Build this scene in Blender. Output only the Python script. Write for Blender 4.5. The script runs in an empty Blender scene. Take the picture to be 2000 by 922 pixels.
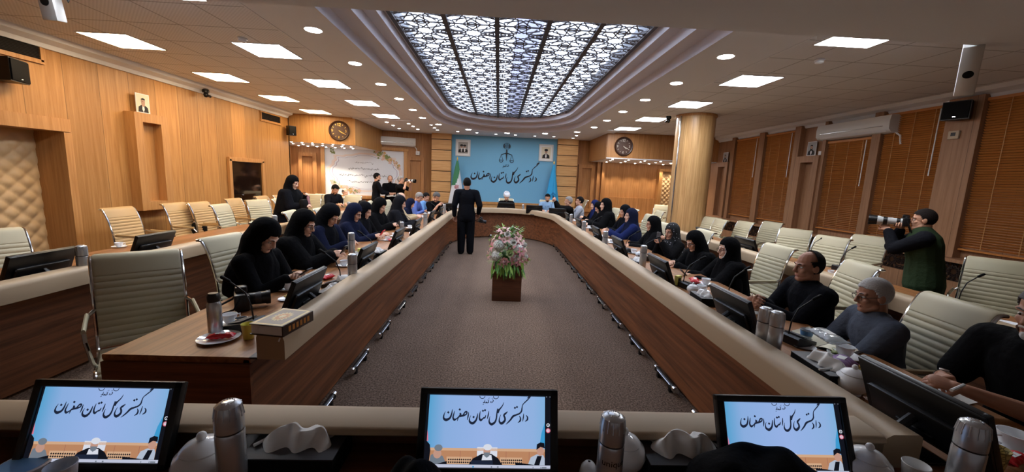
import bpy, bmesh, math, random
import numpy as np
from mathutils import Vector as V, Matrix as M, Euler

# ---------------------------------------------------------------- camera, world, exposure
scene = bpy.context.scene
COL = scene.collection
FPX, PW, PH, CAMZ = 760.0, 2000.0, 922.0, 1.70
def _cam_axes():
    d = lambda x, y: V(((x-PW/2)/FPX, -(y-PH/2)/FPX, -1.0)).normalized()
    Y = d(974., 349.); Z = -d(762., 6190.)
    Z = (Z - Y*Y.dot(Z)).normalized(); X = Y.cross(Z)
    return X, Y, Z
_X, _Y, _Z = _cam_axes()
CR = M(((_X.x, _X.y, _X.z), (_Y.x, _Y.y, _Y.z), (_Z.x, _Z.y, _Z.z)))      # camera -> world
cam_data = bpy.data.cameras.new('camera')
cam_data.sensor_width = 36.0; cam_data.lens = FPX/PW*36.0
cam_data.clip_start = 0.05; cam_data.clip_end = 100
cam = bpy.data.objects.new('camera', cam_data); COL.objects.link(cam)
cam.matrix_world = M.Translation((0, 0, CAMZ)) @ CR.to_4x4()
scene.camera = cam
world = bpy.data.worlds.new('world'); scene.world = world; world.use_nodes = True
world.node_tree.nodes['Background'].inputs[0].default_value = (0.05, 0.055, 0.07, 1)
world.node_tree.nodes['Background'].inputs[1].default_value = 0.3
vs = scene.view_settings
vs.view_transform = 'Standard'; vs.look = 'None'; vs.gamma = 1.0; vs.use_curve_mapping = False
vs.exposure = 1.25
scene.cycles.use_denoising = True
scene.cycles.max_bounces = 6; scene.cycles.diffuse_bounces = 4; scene.cycles.glossy_bounces = 3
scene.cycles.sample_clamp_indirect = 4.0
E_COOL, E_WARM, E_DOWN, E_DOME, E_SPOT = 15.0, 14.0, 30.0, 2.5, 14.0

H = 3.25                                     # ceiling height of the side fields
def at(px, py, z):                           # a point of the photograph on the level z
    r = CR @ V(((px-PW/2)/FPX, -(py-PH/2)/FPX, -1.0)); t = (z-CAMZ)/r.z
    return V((r.x*t, r.y*t, z))
def lin(h):
    c = [int(h[i:i+2], 16)/255 for i in (1, 3, 5)]
    return tuple(x/12.92 if x <= .04045 else ((x+.055)/1.055)**2.4 for x in c) + (1.0,)

# ---------------------------------------------------------------- mesh helpers
class B:
    def __init__(s): s.v = []; s.f = []; s.m = []; s.mi = 0
    def add(s, vs_, fs):
        o = len(s.v); s.v += [tuple(p) for p in vs_]
        s.f += [tuple(i+o for i in f) for f in fs]; s.m += [s.mi]*len(fs); return s
    def box(s, c, d, rot=None, bev=0.0, seg=2):
        x, y, z = d[0]/2, d[1]/2, d[2]/2
        if bev > 0:
            bm = bmesh.new(); bmesh.ops.create_cube(bm, size=1)
            for v in bm.verts: v.co = V((v.co.x*d[0], v.co.y*d[1], v.co.z*d[2]))
            bmesh.ops.bevel(bm, geom=bm.edges[:], offset=min(bev, x*.98, y*.98, z*.98), segments=seg, profile=.5, affect='EDGES')
            bm.verts.index_update()
            P = [v.co.copy() for v in bm.verts]; F = [[v.index for v in f.verts] for f in bm.faces]; bm.free()
        else:
            P = [V((a*x, b*y, e*z)) for a in (-1, 1) for b in (-1, 1) for e in (-1, 1)]
            F = [(0,1,3,2), (4,6,7,5), (0,4,5,1), (2,3,7,6), (0,2,6,4), (1,5,7,3)]
        if rot is not None:
            R = rot if isinstance(rot, M) else Euler(rot).to_matrix()
            P = [R @ p for p in P]
        return s.add([p+V(c) for p in P], F)
    def lathe(s, prof, at=(0,0,0), seg=20, rot=None, caps=True):
        P = []; F = []; n = len(prof)
        for r, z in prof:
            for k in range(seg):
                a = 2*math.pi*k/seg; P.append(V((r*math.cos(a), r*math.sin(a), z)))
        for i in range(n-1):
            for k in range(seg):
                k2 = (k+1) % seg; F.append((i*seg+k, i*seg+k2, (i+1)*seg+k2, (i+1)*seg+k))
        if caps: F.append(tuple(range(seg-1, -1, -1))); F.append(tuple((n-1)*seg+k for k in range(seg)))
        if rot is not None:
            R = rot if isinstance(rot, M) else Euler(rot).to_matrix(); P = [R @ p for p in P]
        return s.add([p+V(at) for p in P], F)
    def tube(s, pts, r, seg=8, flat=1.0, caps=True, side=None):
        pts = [V(p) for p in pts]; n = len(pts); rs = r if isinstance(r, (list, tuple)) else [r]*n
        P = []; F = []; prev = V(side) if side is not None else None
        for i, p in enumerate(pts):
            t = (pts[min(i+1, n-1)] - pts[max(i-1, 0)]).normalized()
            if prev is None: prev = V((0, 0, 1)) if abs(t.z) < .9 else V((1, 0, 0))
            u = prev - t*prev.dot(t)
            if u.length < 1e-5: u = t.orthogonal()
            u.normalize(); w = t.cross(u); prev = u
            for k in range(seg):
                a = 2*math.pi*k/seg; P.append(p + u*(rs[i]*math.cos(a)) + w*(rs[i]*flat*math.sin(a)))
        for i in range(n-1):
            for k in range(seg):
                k2 = (k+1) % seg; F.append((i*seg+k, i*seg+k2, (i+1)*seg+k2, (i+1)*seg+k))
        if caps: F.append(tuple(range(seg-1, -1, -1))); F.append(tuple((n-1)*seg+k for k in range(seg)))
        return s.add(P, F)
    def cap(s, p0, p1, r0, r1, flat=1.0, side=None, seg=14):      # tapered capsule
        p0, p1 = V(p0), V(p1); t = p1-p0; L = t.length
        t = t/L if L > 1e-6 else V((0, 0, 1)); pts = []; rs = []
        for a in (-88, -55, -25): pts.append(p0+t*(r0*math.sin(math.radians(a)))); rs.append(r0*math.cos(math.radians(a)))
        pts.append(p0); rs.append(r0)
        pts.append(p1); rs.append(r1)
        for a in (25, 55, 88): pts.append(p1+t*(r1*math.sin(math.radians(a)))); rs.append(r1*math.cos(math.radians(a)))
        # rings along a fixed axis
        u = V(side) if side is not None else (V((1, 0, 0)) if abs(t.x) < .9 else V((0, 0, 1)))
        u = (u-t*u.dot(t)).normalized(); w = t.cross(u); P = []; F = []
        for p, r in zip(pts, rs):
            for k in range(seg):
                a = 2*math.pi*k/seg; P.append(p+u*(r*math.cos(a))+w*(r*flat*math.sin(a)))
        n = len(pts)
        for i in range(n-1):
            for k in range(seg):
                k2 = (k+1) % seg; F.append((i*seg+k, i*seg+k2, (i+1)*seg+k2, (i+1)*seg+k))
        F.append(tuple(range(seg-1, -1, -1))); F.append(tuple((n-1)*seg+k for k in range(seg)))
        return s.add(P, F)
    def ell(s, c, r, rot=None, nu=16, nv=10, keep=None):
        P = []; F = []; R = rot if (rot is None or isinstance(rot, M)) else Euler(rot).to_matrix()
        for i in range(nv+1):
            th = math.pi*i/nv
            for k in range(nu):
                a = 2*math.pi*k/nu; P.append(V((r[0]*math.sin(th)*math.cos(a), r[1]*math.sin(th)*math.sin(a), r[2]*math.cos(th))))
        for i in range(nv):
            for k in range(nu):
                k2 = (k+1) % nu; f = (i*nu+k, (i+1)*nu+k, (i+1)*nu+k2, i*nu+k2)
                if keep is None or all(keep(P[j]) for j in f):
                    F.append(f if 0 < i < nv-1 else ((f[0], f[1], f[2]) if i == 0 else (f[0], f[1], f[3])))
        if R is not None: P = [R @ p for p in P]
        return s.add([p+V(c) for p in P], F)
    def prism(s, poly, d, o=(0,0,0), ux=(1,0,0), uy=(0,1,0)):      # 2D polygon in the plane (ux,uy), thickness d along ux x uy
        o, ux, uy = V(o), V(ux), V(uy); n = ux.cross(uy)*d; k = len(poly)
        P = [o+ux*x+uy*y for x, y in poly]; P += [p+n for p in P]
        F = [tuple(range(k-1, -1, -1)), tuple(range(k, 2*k))] + [(i, (i+1) % k, (i+1) % k+k, i+k) for i in range(k)]
        return s.add(P, F)
    def grid(s, fn, nu, nv):
        P = [V(fn(i/nu, j/nv)) for j in range(nv+1) for i in range(nu+1)]
        F = [(j*(nu+1)+i, j*(nu+1)+i+1, (j+1)*(nu+1)+i+1, (j+1)*(nu+1)+i) for j in range(nv) for i in range(nu)]
        return s.add(P, F)
    def sweep(s, prof, path, closed_prof=True, caps=True):         # prof (u outward of the path, z); path in XY
        n = len(path); nor = []
        for i in range(n):
            def nn(a, b):
                d = (V((path[b][0], path[b][1]))-V((path[a][0], path[a][1]))).normalized(); return V((-d.y, d.x))
            if i == 0: q = nn(0, 1)
            elif i == n-1: q = nn(n-2, n-1)
            else:
                a, b = nn(i-1, i), nn(i, i+1); q = (a+b).normalized(); q = q/max(.35, q.dot(a))
            nor.append(q)
        k = len(prof); P = []
        for (x, y), q in zip([(p[0], p[1]) for p in path], nor):
            for u, z in prof: P.append((x+q.x*u, y+q.y*u, z))
        F = []; kk = k if closed_prof else k-1
        for i in range(n-1):
            for j in range(kk):
                j2 = (j+1) % k; F.append((i*k+j, (i+1)*k+j, (i+1)*k+j2, i*k+j2))
        if caps and closed_prof: F.append(tuple(range(k))); F.append(tuple((n-1)*k+j for j in range(k-1, -1, -1)))
        return s.add(P, F)
    def ribbon(s, pts, d, o, ux, uy, sc=1.0, cap_seg=6):           # brush stroke: (x, y, width) joints, extruded by d
        o, ux, uy = V(o), V(ux), V(uy)
        q = []
        for i in range(len(pts)-1):                                # smooth interpolation
            p0 = pts[max(i-1, 0)]; p1 = pts[i]; p2 = pts[i+1]; p3 = pts[min(i+2, len(pts)-1)]
            for t in (0, .25, .5, .75):
                q.append(tuple(.5*((2*b)+(c-a)*t+(2*a-5*b+4*c-e)*t*t+(3*b-a-3*c+e)*t**3) for a, b, c, e in zip(p0, p1, p2, p3)))
        q.append(pts[-1]); n = len(q); L = []; R = []
        for i in range(n):
            a = q[max(i-1, 0)]; b = q[min(i+1, n-1)]; dx, dy = b[0]-a[0], b[1]-a[1]; l = math.hypot(dx, dy) or 1
            w = max(q[i][2], 2)/2; L.append((q[i][0]-dy/l*w, q[i][1]+dx/l*w)); R.append((q[i][0]+dy/l*w, q[i][1]-dx/l*w))
        nz = ux.cross(uy)*d; P = []
        for (a, b), (c, e) in zip(L, R):
            A = o+ux*(a*sc)+uy*(b*sc); C = o+ux*(c*sc)+uy*(e*sc); P += [A, C, A+nz, C+nz]
        F = []
        for i in range(n-1):
            k = 4*i; F += [(k+2, k+3, k+7, k+6), (k, k+4, k+5, k+1), (k, k+2, k+6, k+4), (k+1, k+5, k+7, k+3)]
        F += [(0, 1, 3, 2), (4*n-4, 4*n-2, 4*n-1, 4*n-3)]
        return s.add(P, F)
    def mesh(s, name, mats, ang=40, smooth=True):
        me = bpy.data.meshes.new(name); me.from_pydata(s.v, [], s.f)
        for m in (mats if isinstance(mats, (list, tuple)) else [mats]): me.materials.append(m)
        if any(s.m): me.polygons.foreach_set('material_index', s.m)
        bm = bmesh.new(); bm.from_mesh(me); bmesh.ops.recalc_face_normals(bm, faces=bm.faces); bm.to_mesh(me); bm.free()
        if smooth:
            me.polygons.foreach_set('use_smooth', [True]*len(me.polygons)); me.set_sharp_from_angle(angle=math.radians(ang))
        me.update(); return me
    def obj(s, name, mats, parent=None, ang=40, smooth=True):
        return link(name, s.mesh(name, mats, ang, smooth), parent)
def link(name, me, parent=None, loc=None):
    o = bpy.data.objects.new(name, me); COL.objects.link(o)
    if parent is not None: o.parent = parent
    if loc is not None: o.location = loc
    return o
def tag(o, label=None, cat=None, group=None, kind=None):
    if label: o['label'] = label
    if cat: o['category'] = cat
    if group: o['group'] = group
    if kind: o['kind'] = kind
    return o
def thing(name, label, cat, loc=(0,0,0), rz=0.0, group=None):
    o = bpy.data.objects.new(name, None); COL.objects.link(o); o.empty_display_size = .05
    o.location = loc; o.rotation_euler = (0, 0, rz)
    return tag(o, label, cat, group)
KIDS = {}
def dup(root, loc, rz, label, group=None, scale=None):
    def cp(o, par):
        c = o.copy(); COL.objects.link(c); c.parent = par
        for ch in kids(o): cp(ch, c)
        return c
    def kids(o):
        return [x for x in (KIDS.get(o.name) or o.children)]
    r = cp(root, None); r.location = loc; r.rotation_euler = (0, 0, rz)
    if scale: r.scale = (scale,)*3
    r['label'] = label
    if group: r['group'] = group
    return r
def struct(name, b, m, parent=None, ang=30, smooth=False):
    o = b.obj(name, m, parent, ang, smooth)
    if parent is None: o['kind'] = 'structure'
    return o
ORD = ['first', 'second', 'third', 'fourth', 'fifth', 'sixth', 'seventh', 'eighth', 'ninth', 'tenth', 'eleventh', 'twelfth',
       'thirteenth', 'fourteenth', 'fifteenth', 'sixteenth', 'seventeenth', 'eighteenth', 'nineteenth', 'twentieth']

# ---------------------------------------------------------------- materials
def mat(name, h, rough=.6, metal=0.0, spec=.4, bump=0.0, bscale=200., emit=None, es=1.0, alpha=None, trans=0.0, sheen=0.0):
    m = bpy.data.materials.new(name); m.use_nodes = True; nt = m.node_tree; p = nt.nodes['Principled BSDF']
    c = lin(h) if isinstance(h, str) else h
    p.inputs['Base Color'].default_value = c; p.inputs['Roughness'].default_value = rough
    p.inputs['Metallic'].default_value = metal; p.inputs['Specular IOR Level'].default_value = spec
    if trans: p.inputs['Transmission Weight'].default_value = trans
    if sheen: p.inputs['Sheen Weight'].default_value = sheen
    if emit:
        p.inputs['Emission Color'].default_value = lin(emit) if isinstance(emit, str) else emit
        p.inputs['Emission Strength'].default_value = es
    if bump:
        tc = nt.nodes.new('ShaderNodeTexCoord'); n = nt.nodes.new('ShaderNodeTexNoise'); n.inputs['Scale'].default_value = bscale
        n.inputs['Detail'].default_value = 4
        b = nt.nodes.new('ShaderNodeBump'); b.inputs['Strength'].default_value = bump; b.inputs['Distance'].default_value = .02
        nt.links.new(tc.outputs['Object'], n.inputs['Vector']); nt.links.new(n.outputs['Fac'], b.inputs['Height'])
        nt.links.new(b.outputs['Normal'], p.inputs['Normal'])
    return m
def node(nt, t, **k):
    n = nt.nodes.new('ShaderNode'+t)
    for a, v in k.items():
        if a == 'op': n.operation = v
        elif a.startswith('i'): n.inputs[int(a[1:])].default_value = v
    return n
def wood(name, c1, c2, grain='Z', plank=None, pw=.5, rough=.45, groove=.012, fine=1.0, radial=False, var=.25, spec=.35):
    m = bpy.data.materials.new(name); m.use_nodes = True; nt = m.node_tree; p = nt.nodes['Principled BSDF']; L = nt.links.new
    tc = node(nt, 'TexCoord'); mp = nt.nodes.new('ShaderNodeMapping')
    sc = {'X': (.35, 9, 9), 'Y': (9, .35, 9), 'Z': (9, 9, .35)}[grain]
    mp.inputs['Scale'].default_value = tuple(x*fine for x in sc); L(tc.outputs['Object'], mp.inputs['Vector'])
    n1 = node(nt, 'TexNoise'); n1.inputs['Scale'].default_value = 3.2; n1.inputs['Detail'].default_value = 7; n1.inputs['Roughness'].default_value = .62
    n1.inputs['Distortion'].default_value = .6
    vec = mp.outputs['Vector']; fac = None
    if plank:
        sp = node(nt, 'SeparateXYZ'); L(tc.outputs['Object'], sp.inputs[0])
        if radial:
            s_ = node(nt, 'Math', op='ARCTAN2'); L(sp.outputs['Y'], s_.inputs[0]); L(sp.outputs['X'], s_.inputs[1]); src = s_.outputs[0]
        else: src = sp.outputs[plank]
        dv = node(nt, 'Math', op='DIVIDE', i1=pw); L(src, dv.inputs[0])
        fl = node(nt, 'Math', op='FLOOR'); L(dv.outputs[0], fl.inputs[0])
        wn = nt.nodes.new('ShaderNodeTexWhiteNoise'); wn.noise_dimensions = '1D'; L(fl.outputs[0], wn.inputs['W'])
        vm = nt.nodes.new('ShaderNodeVectorMath'); vm.operation = 'MULTIPLY_ADD'
        L(wn.outputs['Color'], vm.inputs[0]); vm.inputs[1].default_value = (7, 7, 7); L(vec, vm.inputs[2]); vec = vm.outputs[0]
        fr = node(nt, 'Math', op='FRACT'); L(dv.outputs[0], fr.inputs[0])
        pg = node(nt, 'Math', op='PINGPONG', i1=.5); L(fr.outputs[0], pg.inputs[0])
        gt = node(nt, 'Math', op='GREATER_THAN', i1=groove); L(pg.outputs[0], gt.inputs[0])
    L(vec, n1.inputs['Vector'])
    cr = nt.nodes.new('ShaderNodeValToRGB'); cr.color_ramp.elements[0].color = lin(c1); cr.color_ramp.elements[1].color = lin(c2)
    cr.color_ramp.elements[0].position = .3; cr.color_ramp.elements[1].position = .7
    L(n1.outputs['Fac'], cr.inputs[0]); out = cr.outputs[0]
    bp = nt.nodes.new('ShaderNodeBump'); bp.inputs['Strength'].default_value = .12; bp.inputs['Distance'].default_value = .01
    if plank:
        mr = node(nt, 'MapRange'); L(wn.outputs['Value'], mr.inputs[0]); mr.inputs[3].default_value = 1-var; mr.inputs[4].default_value = 1.0
        mm = node(nt, 'Math', op='MULTIPLY'); L(mr.outputs[0], mm.inputs[0])
        gm = node(nt, 'MapRange'); L(gt.outputs[0], gm.inputs[0]); gm.inputs[3].default_value = .45; gm.inputs[4].default_value = 1.0
        L(gm.outputs[0], mm.inputs[1])
        vm2 = nt.nodes.new('ShaderNodeVectorMath'); vm2.operation = 'SCALE'; L(out, vm2.inputs[0]); L(mm.outputs[0], vm2.inputs['Scale']); out = vm2.outputs[0]
        L(gt.outputs[0], bp.inputs['Height']); 
    else: L(n1.outputs['Fac'], bp.inputs['Height'])
    L(out, p.inputs['Base Color']); L(bp.outputs['Normal'], p.inputs['Normal'])
    p.inputs['Roughness'].default_value = rough; p.inputs['Specular IOR Level'].default_value = spec
    return m
def emat(name, h, s):
    m = bpy.data.materials.new(name); m.use_nodes = True; nt = m.node_tree; nt.nodes.clear()
    e = node(nt, 'Emission'); o = node(nt, 'OutputMaterial'); e.inputs[0].default_value = lin(h); e.inputs[1].default_value = s
    nt.links.new(e.outputs[0], o.inputs[0]); return m
def carpet_mat():
    m = mat('carpet', '#6b5f58', .95, spec=.1); nt = m.node_tree; p = nt.nodes['Principled BSDF']; L = nt.links.new
    tc = node(nt, 'TexCoord'); n = node(nt, 'TexNoise'); n.inputs['Scale'].default_value = 70; n.inputs['Detail'].default_value = 5; n.inputs['Roughness'].default_value = .8
    n2 = node(nt, 'TexNoise'); n2.inputs['Scale'].default_value = 2.0
    L(tc.outputs['Object'], n.inputs['Vector']); L(tc.outputs['Object'], n2.inputs['Vector'])
    cr = nt.nodes.new('ShaderNodeValToRGB'); cr.color_ramp.elements[0].position = .38; cr.color_ramp.elements[1].position = .62
    cr.color_ramp.elements[0].color = lin('#382c25'); cr.color_ramp.elements[1].color = lin('#8c7666'); L(n.outputs['Fac'], cr.inputs[0])
    mr = node(nt, 'MapRange'); L(n2.outputs['Fac'], mr.inputs[0]); mr.inputs[3].default_value = .85; mr.inputs[4].default_value = 1.1
    vm = nt.nodes.new('ShaderNodeVectorMath'); vm.operation = 'SCALE'; L(cr.outputs[0], vm.inputs[0]); L(mr.outputs[0], vm.inputs['Scale']); L(vm.outputs[0], p.inputs['Base Color'])
    b = node(nt, 'Bump'); b.inputs['Strength'].default_value = .5; b.inputs['Distance'].default_value = .01; L(n.outputs['Fac'], b.inputs['Height']); L(b.outputs[0], p.inputs['Normal'])
    return m
def tile_mat():
    m = mat('ceiling_tile', '#e4e6ea', .85, spec=.2); nt = m.node_tree; p = nt.nodes['Principled BSDF']; L = nt.links.new
    tc = node(nt, 'TexCoord'); sp = node(nt, 'SeparateXYZ'); L(tc.outputs['Object'], sp.inputs[0]); ms = []
    for ax, off in (('X', .02), ('Y', .04)):
        a = node(nt, 'Math', op='ADD', i1=off+60.0); L(sp.outputs[ax], a.inputs[0]); d = node(nt, 'Math', op='DIVIDE', i1=.6); L(a.outputs[0], d.inputs[0])
        pg = node(nt, 'Math', op='PINGPONG', i1=.5); fr = node(nt, 'Math', op='FRACT'); L(d.outputs[0], fr.inputs[0]); L(fr.outputs[0], pg.inputs[0])
        g = node(nt, 'Math', op='GREATER_THAN', i1=.014); L(pg.outputs[0], g.inputs[0]); ms.append(g)
    mn = node(nt, 'Math', op='MINIMUM'); L(ms[0].outputs[0], mn.inputs[0]); L(ms[1].outputs[0], mn.inputs[1])
    ad = node(nt, 'Math', op='ADD'); L(sp.outputs['X'], ad.inputs[0]); L(sp.outputs['Y'], ad.inputs[1])
    wv = node(nt, 'Math', op='MULTIPLY', i1=170.0); L(ad.outputs[0], wv.inputs[0]); sn = node(nt, 'Math', op='SINE'); L(wv.outputs[0], sn.inputs[0])
    mr = node(nt, 'MapRange'); L(sn.outputs[0], mr.inputs[0]); mr.inputs[1].default_value = -1; mr.inputs[3].default_value = .88; mr.inputs[4].default_value = 1.0
    ml = node(nt, 'MapRange'); L(mn.outputs[0], ml.inputs[0]); ml.inputs[3].default_value = .55; ml.inputs[4].default_value = 1.0
    mm = node(nt, 'Math', op='MULTIPLY'); L(mr.outputs[0], mm.inputs[0]); L(ml.outputs[0], mm.inputs[1])
    vm = nt.nodes.new('ShaderNodeVectorMath'); vm.operation = 'SCALE'; vm.inputs[0].default_value = lin('#e4e6ea')[:3]; L(mm.outputs[0], vm.inputs['Scale']); L(vm.outputs[0], p.inputs['Base Color'])
    return m
def steel_mat():
    m = mat('brushed_steel', '#c9cccf', .27, .72, bump=0); nt = m.node_tree; p = nt.nodes['Principled BSDF']; L = nt.links.new
    p.inputs['Anisotropic'].default_value = .6
    return m
W_LEFT = wood('oak_wall', '#a8743c', '#c8955a', 'Z', 'Y', .47, groove=.008, var=.22)
W_RIGHT = wood('walnut_wall', '#8a6244', '#a67c5c', 'Z', 'Y', .55, groove=.006, var=.12)
W_BACK = wood('oak_wall_back', '#a06c3c', '#c08a56', 'Z', 'X', .16, groove=.012, var=.15)
W_SLAB = wood('oak_slab', '#b98850', '#d9ac74', 'X', None)
W_TRIM = wood('oak_trim', '#a6743f', '#c4925c', 'Z', None)
W_COL = wood('oak_column', '#a87c4c', '#d8ae78', 'Z', 'X', .35, radial=True, groove=.006, var=.3, rough=.35)
W_DESK = wood('walnut_desk', '#66401f', '#a57046', 'Y', None, rough=.38, fine=.8)
W_DESKX = wood('walnut_desk_cross', '#6e4227', '#996540', 'X', None, rough=.38, fine=.8)
W_PANEL = wood('walnut_panel', '#4a2b19', '#8a5636', 'Y', None, rough=.5, fine=.7)
W_PANELX = wood('walnut_panel_cross', '#4a2b19', '#8a5636', 'X', None, rough=.5, fine=.7)
W_DARK = mat('dark_wood', '#2a1a12', .5)
CARPET = carpet_mat(); TILE = tile_mat(); STEEL = steel_mat()
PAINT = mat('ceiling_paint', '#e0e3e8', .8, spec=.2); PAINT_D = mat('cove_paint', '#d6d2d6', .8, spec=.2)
TRIM = mat('padded_trim', '#b09a7e', .5, spec=.35, bump=.05, bscale=400)
CREAM = mat('cream_leather', '#b9b093', .48, spec=.4); TAN = mat('tan_leather', '#b99a6c', .48, spec=.4)
PAD = mat('tufted_leather', '#c8a87c', .5, spec=.35)
CHROME = mat('chrome', '#d8d8d8', .12, 1.0); BLACKP = mat('black_plastic', '#0d0d0f', .38, spec=.45); BLACKM = mat('black_matt', '#0b0b0c', .75, spec=.2)
GREYP = mat('grey_plastic', '#3a3a3e', .5); WHITEP = mat('white_plastic', '#dcdcdc', .35); CERAMIC = mat('white_ceramic', '#eef0f2', .12, spec=.6)
PAPER = mat('white_paper', '#e6e6e4', .8); BLUEW = mat('blue_wall', '#74aed2', .7, spec=.2); DARKG = mat('dark_glass', '#1a0f0a', .08, spec=.6)
GRILLE = mat('dark_grille', '#1b1512', .8); LATT = mat('lattice', '#4a4648', .6); BRONZE = mat('bronze_letters', '#2e2a30', .35, .5); COPPER = mat('copper_edge', '#8a6a50', .35, .6)
EM_COOL = emat('panel_cool', '#f2f7ff', E_COOL); EM_WARM = emat('panel_warm', '#ffdfb0', E_WARM); EM_DOWN = emat('downlight_glow', '#fffaf4', E_DOWN)
EM_DOME = emat('dome_glow', '#d8e6ff', E_DOME); EM_DIM = emat('dome_glow_dim', '#aeb8e8', E_DOME*.32); EM_SPOT = emat('spot_glow', '#fff0dc', E_SPOT)

# ---------------------------------------------------------------- room shell
XL, XR, YB = -5.85, 6.85, 14.6
struct('floor', B().box((.5, 6.2, -.05), (15.5, 19, .1)), CARPET)
b = B().box((XL-.05, .7, 1.7), (.1, 6.6, 3.4)).box((XL-.05, 8.46, 1.7), (.1, 5.68, 3.4)).box((XL-.05, 4.81, 2.76), (.1, 1.62, 1.3))
struct('wall_left', b, W_LEFT)
b = B().box((XL-.3, 4.0-.02, 1.04), (.6, .04, 2.08)).box((XL-.3, 5.55+.02, 1.04), (.6, .04, 2.08)).box((XL-.3, 4.775, 2.1), (.6, 1.63, .04))
b.box((XL+.015, 4.775, 2.165), (.03, 1.72, .17)).box((XL+.01, 5.60, 1.04), (.02, .1, 2.08))
struct('trim_1', b, W_TRIM)                                               # deep lining of the padded door
def tufted(b, o, ux, uy, n, w, h, px=.22, py=.2, dep=.05):                 # diamond-buttoned leather
    o, ux, uy, n = V(o), V(ux), V(uy), V(n)
    def f(i, j):
        x, y = i*w, j*h; a = x/px+y/py; c = x/px-y/py
        d = abs(math.sin(math.pi*a/1.0))*abs(math.sin(math.pi*c/1.0))
        k = min(1, 6*min(i, 1-i, j, 1-j)+.3)
        return o+ux*x+uy*y+n*(dep*(d**.45)*k)
    b.grid(f, int(w/px*10), int(h/py*10)); return b
struct('door_1', tufted(B(), (XL-.38, 3.98, 0), (0, 1, 0), (0, 0, 1), (1, 0, 0), 1.6, 2.1), PAD, smooth=True, ang=80)
struct('wall_right', B().box((XR+.05, 6.0, 1.7), (.1, 17.2, 3.4)), W_RIGHT)
struct('wall_near', B().box((.5, -2.65, 1.7), (13, .1, 3.4)), PAINT)  # unseen wall behind the camera; pale finish assumed, to bounce light onto the head table
# back wall: blue field, slabbed pillars, slanted panelled bay on one side, flat bay on the other
b = B().box((.18, YB+.05, 2.05), (3.9, .1, 2.6)); b.mi = 1; b.box((.18, YB+.03, .38), (3.9, .16, .76)); b.mi = 2; b.box((.18, YB-.04, .79), (3.86, .1, .09))
struct('wall_back', b, [BLUEW, W_SLAB, W_TRIM])
for nm, x0, x1 in (('pillar_left', -2.45, -1.75), ('pillar_right', 2.11, 2.86)):
    b = B(); b.box(((x0+x1)/2, YB-.02, 1.7), (x1-x0-.02, .3, 3.4)); b.mi = 1
    for k in range(9): b.box(((x0+x1)/2, YB-.1, .2+k*.375), (x1-x0, .22, .352), bev=.008)
    struct(nm, b, [W_DARK, W_SLAB])
sl = V((4.55, 1.45, 0)).normalized(); sn = V((sl.y, -sl.x, 0))             # slanted bay direction and its normal towards the room
S0 = V((-7.05, 13.4, 0))
def SP(t, out=0.0, z=0.0): return S0 + sl*t + sn*out + V((0, 0, z))
sl_rot = M(((sl.x, -sl.y, 0), (sl.y, sl.x, 0), (0, 0, 1)))
b = B().box(SP(2.35, -.05, 1.7), (4.8, .1, 3.4), sl_rot)
struct('wall_back_left', b, W_BACK)
struct('wall_alcove', B().box((-7.1, 12.4, 1.7), (.1, 2.6, 3.4)).box((-6.4, 11.28, 1.7), (1.1, .06, 3.4)), W_BACK)
struct('wall_back_right', B().box((4.95, YB+.05, 1.7), (4.2, .1, 3.4)), W_BACK)
# fascia boxes with their lit undersides
F0, F1 = V((-6.6, 11.2, 0)), V((-4.22, 11.65, 0))
fl = (F1-F0).normalized(); fn = V((fl.y, -fl.x, 0)); f_rot = M(((fl.x, -fl.y, 0), (fl.y, fl.x, 0), (0, 0, 1)))
b = B(); b.box((F0+F1)/2+V((0, 0, 2.89))-fn*.03, ((F1-F0).length, .06, .82), f_rot)
b.box((-4.2, 12.95, 2.89), (.06, 2.6, .82))
struct('fascia_left', b, W_LEFT)
b = B().add([(-7.1, 11.1, 2.5), (-4.2, 11.66, 2.5), (-4.2, 14.35, 2.5), (-7.1, 13.4, 2.5)], [(0, 1, 2, 3)])
b.add([(-7.1, 11.1, 2.53), (-4.2, 11.66, 2.53), (-4.2, 14.35, 2.53), (-7.1, 13.4, 2.53)], [(0, 1, 2, 3)])
struct('soffit_left', b, PAINT)['kind'] = 'structure'
b = B(); b.box((5.1, 12.25, 2.88), (3.56, .06, .84)); b.box((3.33, 13.4, 2.88), (.06, 2.3, .84)); struct('fascia_right', b, W_BACK)
struct('soffit_right', B().box((5.1, 13.4, 2.48), (3.56, 2.36, .03)), PAINT)['kind'] = 'structure'
# ceiling
b = B().box((-4.2, 9.1, H+.02), (3.6, 11.6, .04)).box((5.0, 9.1, H+.02), (3.9, 11.6, .04)); struct('ceiling', b, TILE)
def hole(d, n=120):
    a, bb, y0, e = 2.01-d, 2.8-1.8*d, 10.4, 2/2.2; P = []
    P.append((.23+a, 3.42)); P += [(.23+a, 3.42+(y0-3.42)*k/12) for k in range(1, 12)]
    for k in range(n+1):
        t = math.pi*k/n; c, s_ = math.cos(t), math.sin(t)
        P.append((.23+a*math.copysign(abs(c)**e, c), y0+bb*abs(s_)**e))
    P += [(.23-a, y0-(y0-3.42)*k/12) for k in range(1, 13)]
    return P
HZ = 3.22
h0 = hole(0.0); b = B(); n = len(h0)
def to_rect(p):
    dx, dy = p[0]-.3, p[1]-8.0; s_ = 1e9
    if dx > 0: s_ = min(s_, (3.06-.3)/dx)
    if dx < 0: s_ = min(s_, (-2.46-.3)/dx)
    if dy > 0: s_ = min(s_, (14.9-8)/dy)
    return (.3+dx*s_, max(3.3, 8+dy*s_))
r0 = [to_rect(p) for p in h0]
for z in (HZ,): b.add([(x, y, z) for x, y in h0]+[(x, y, z) for x, y in r0], [(i, i+1, n+i+1, n+i) for i in range(n-1)])
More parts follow.
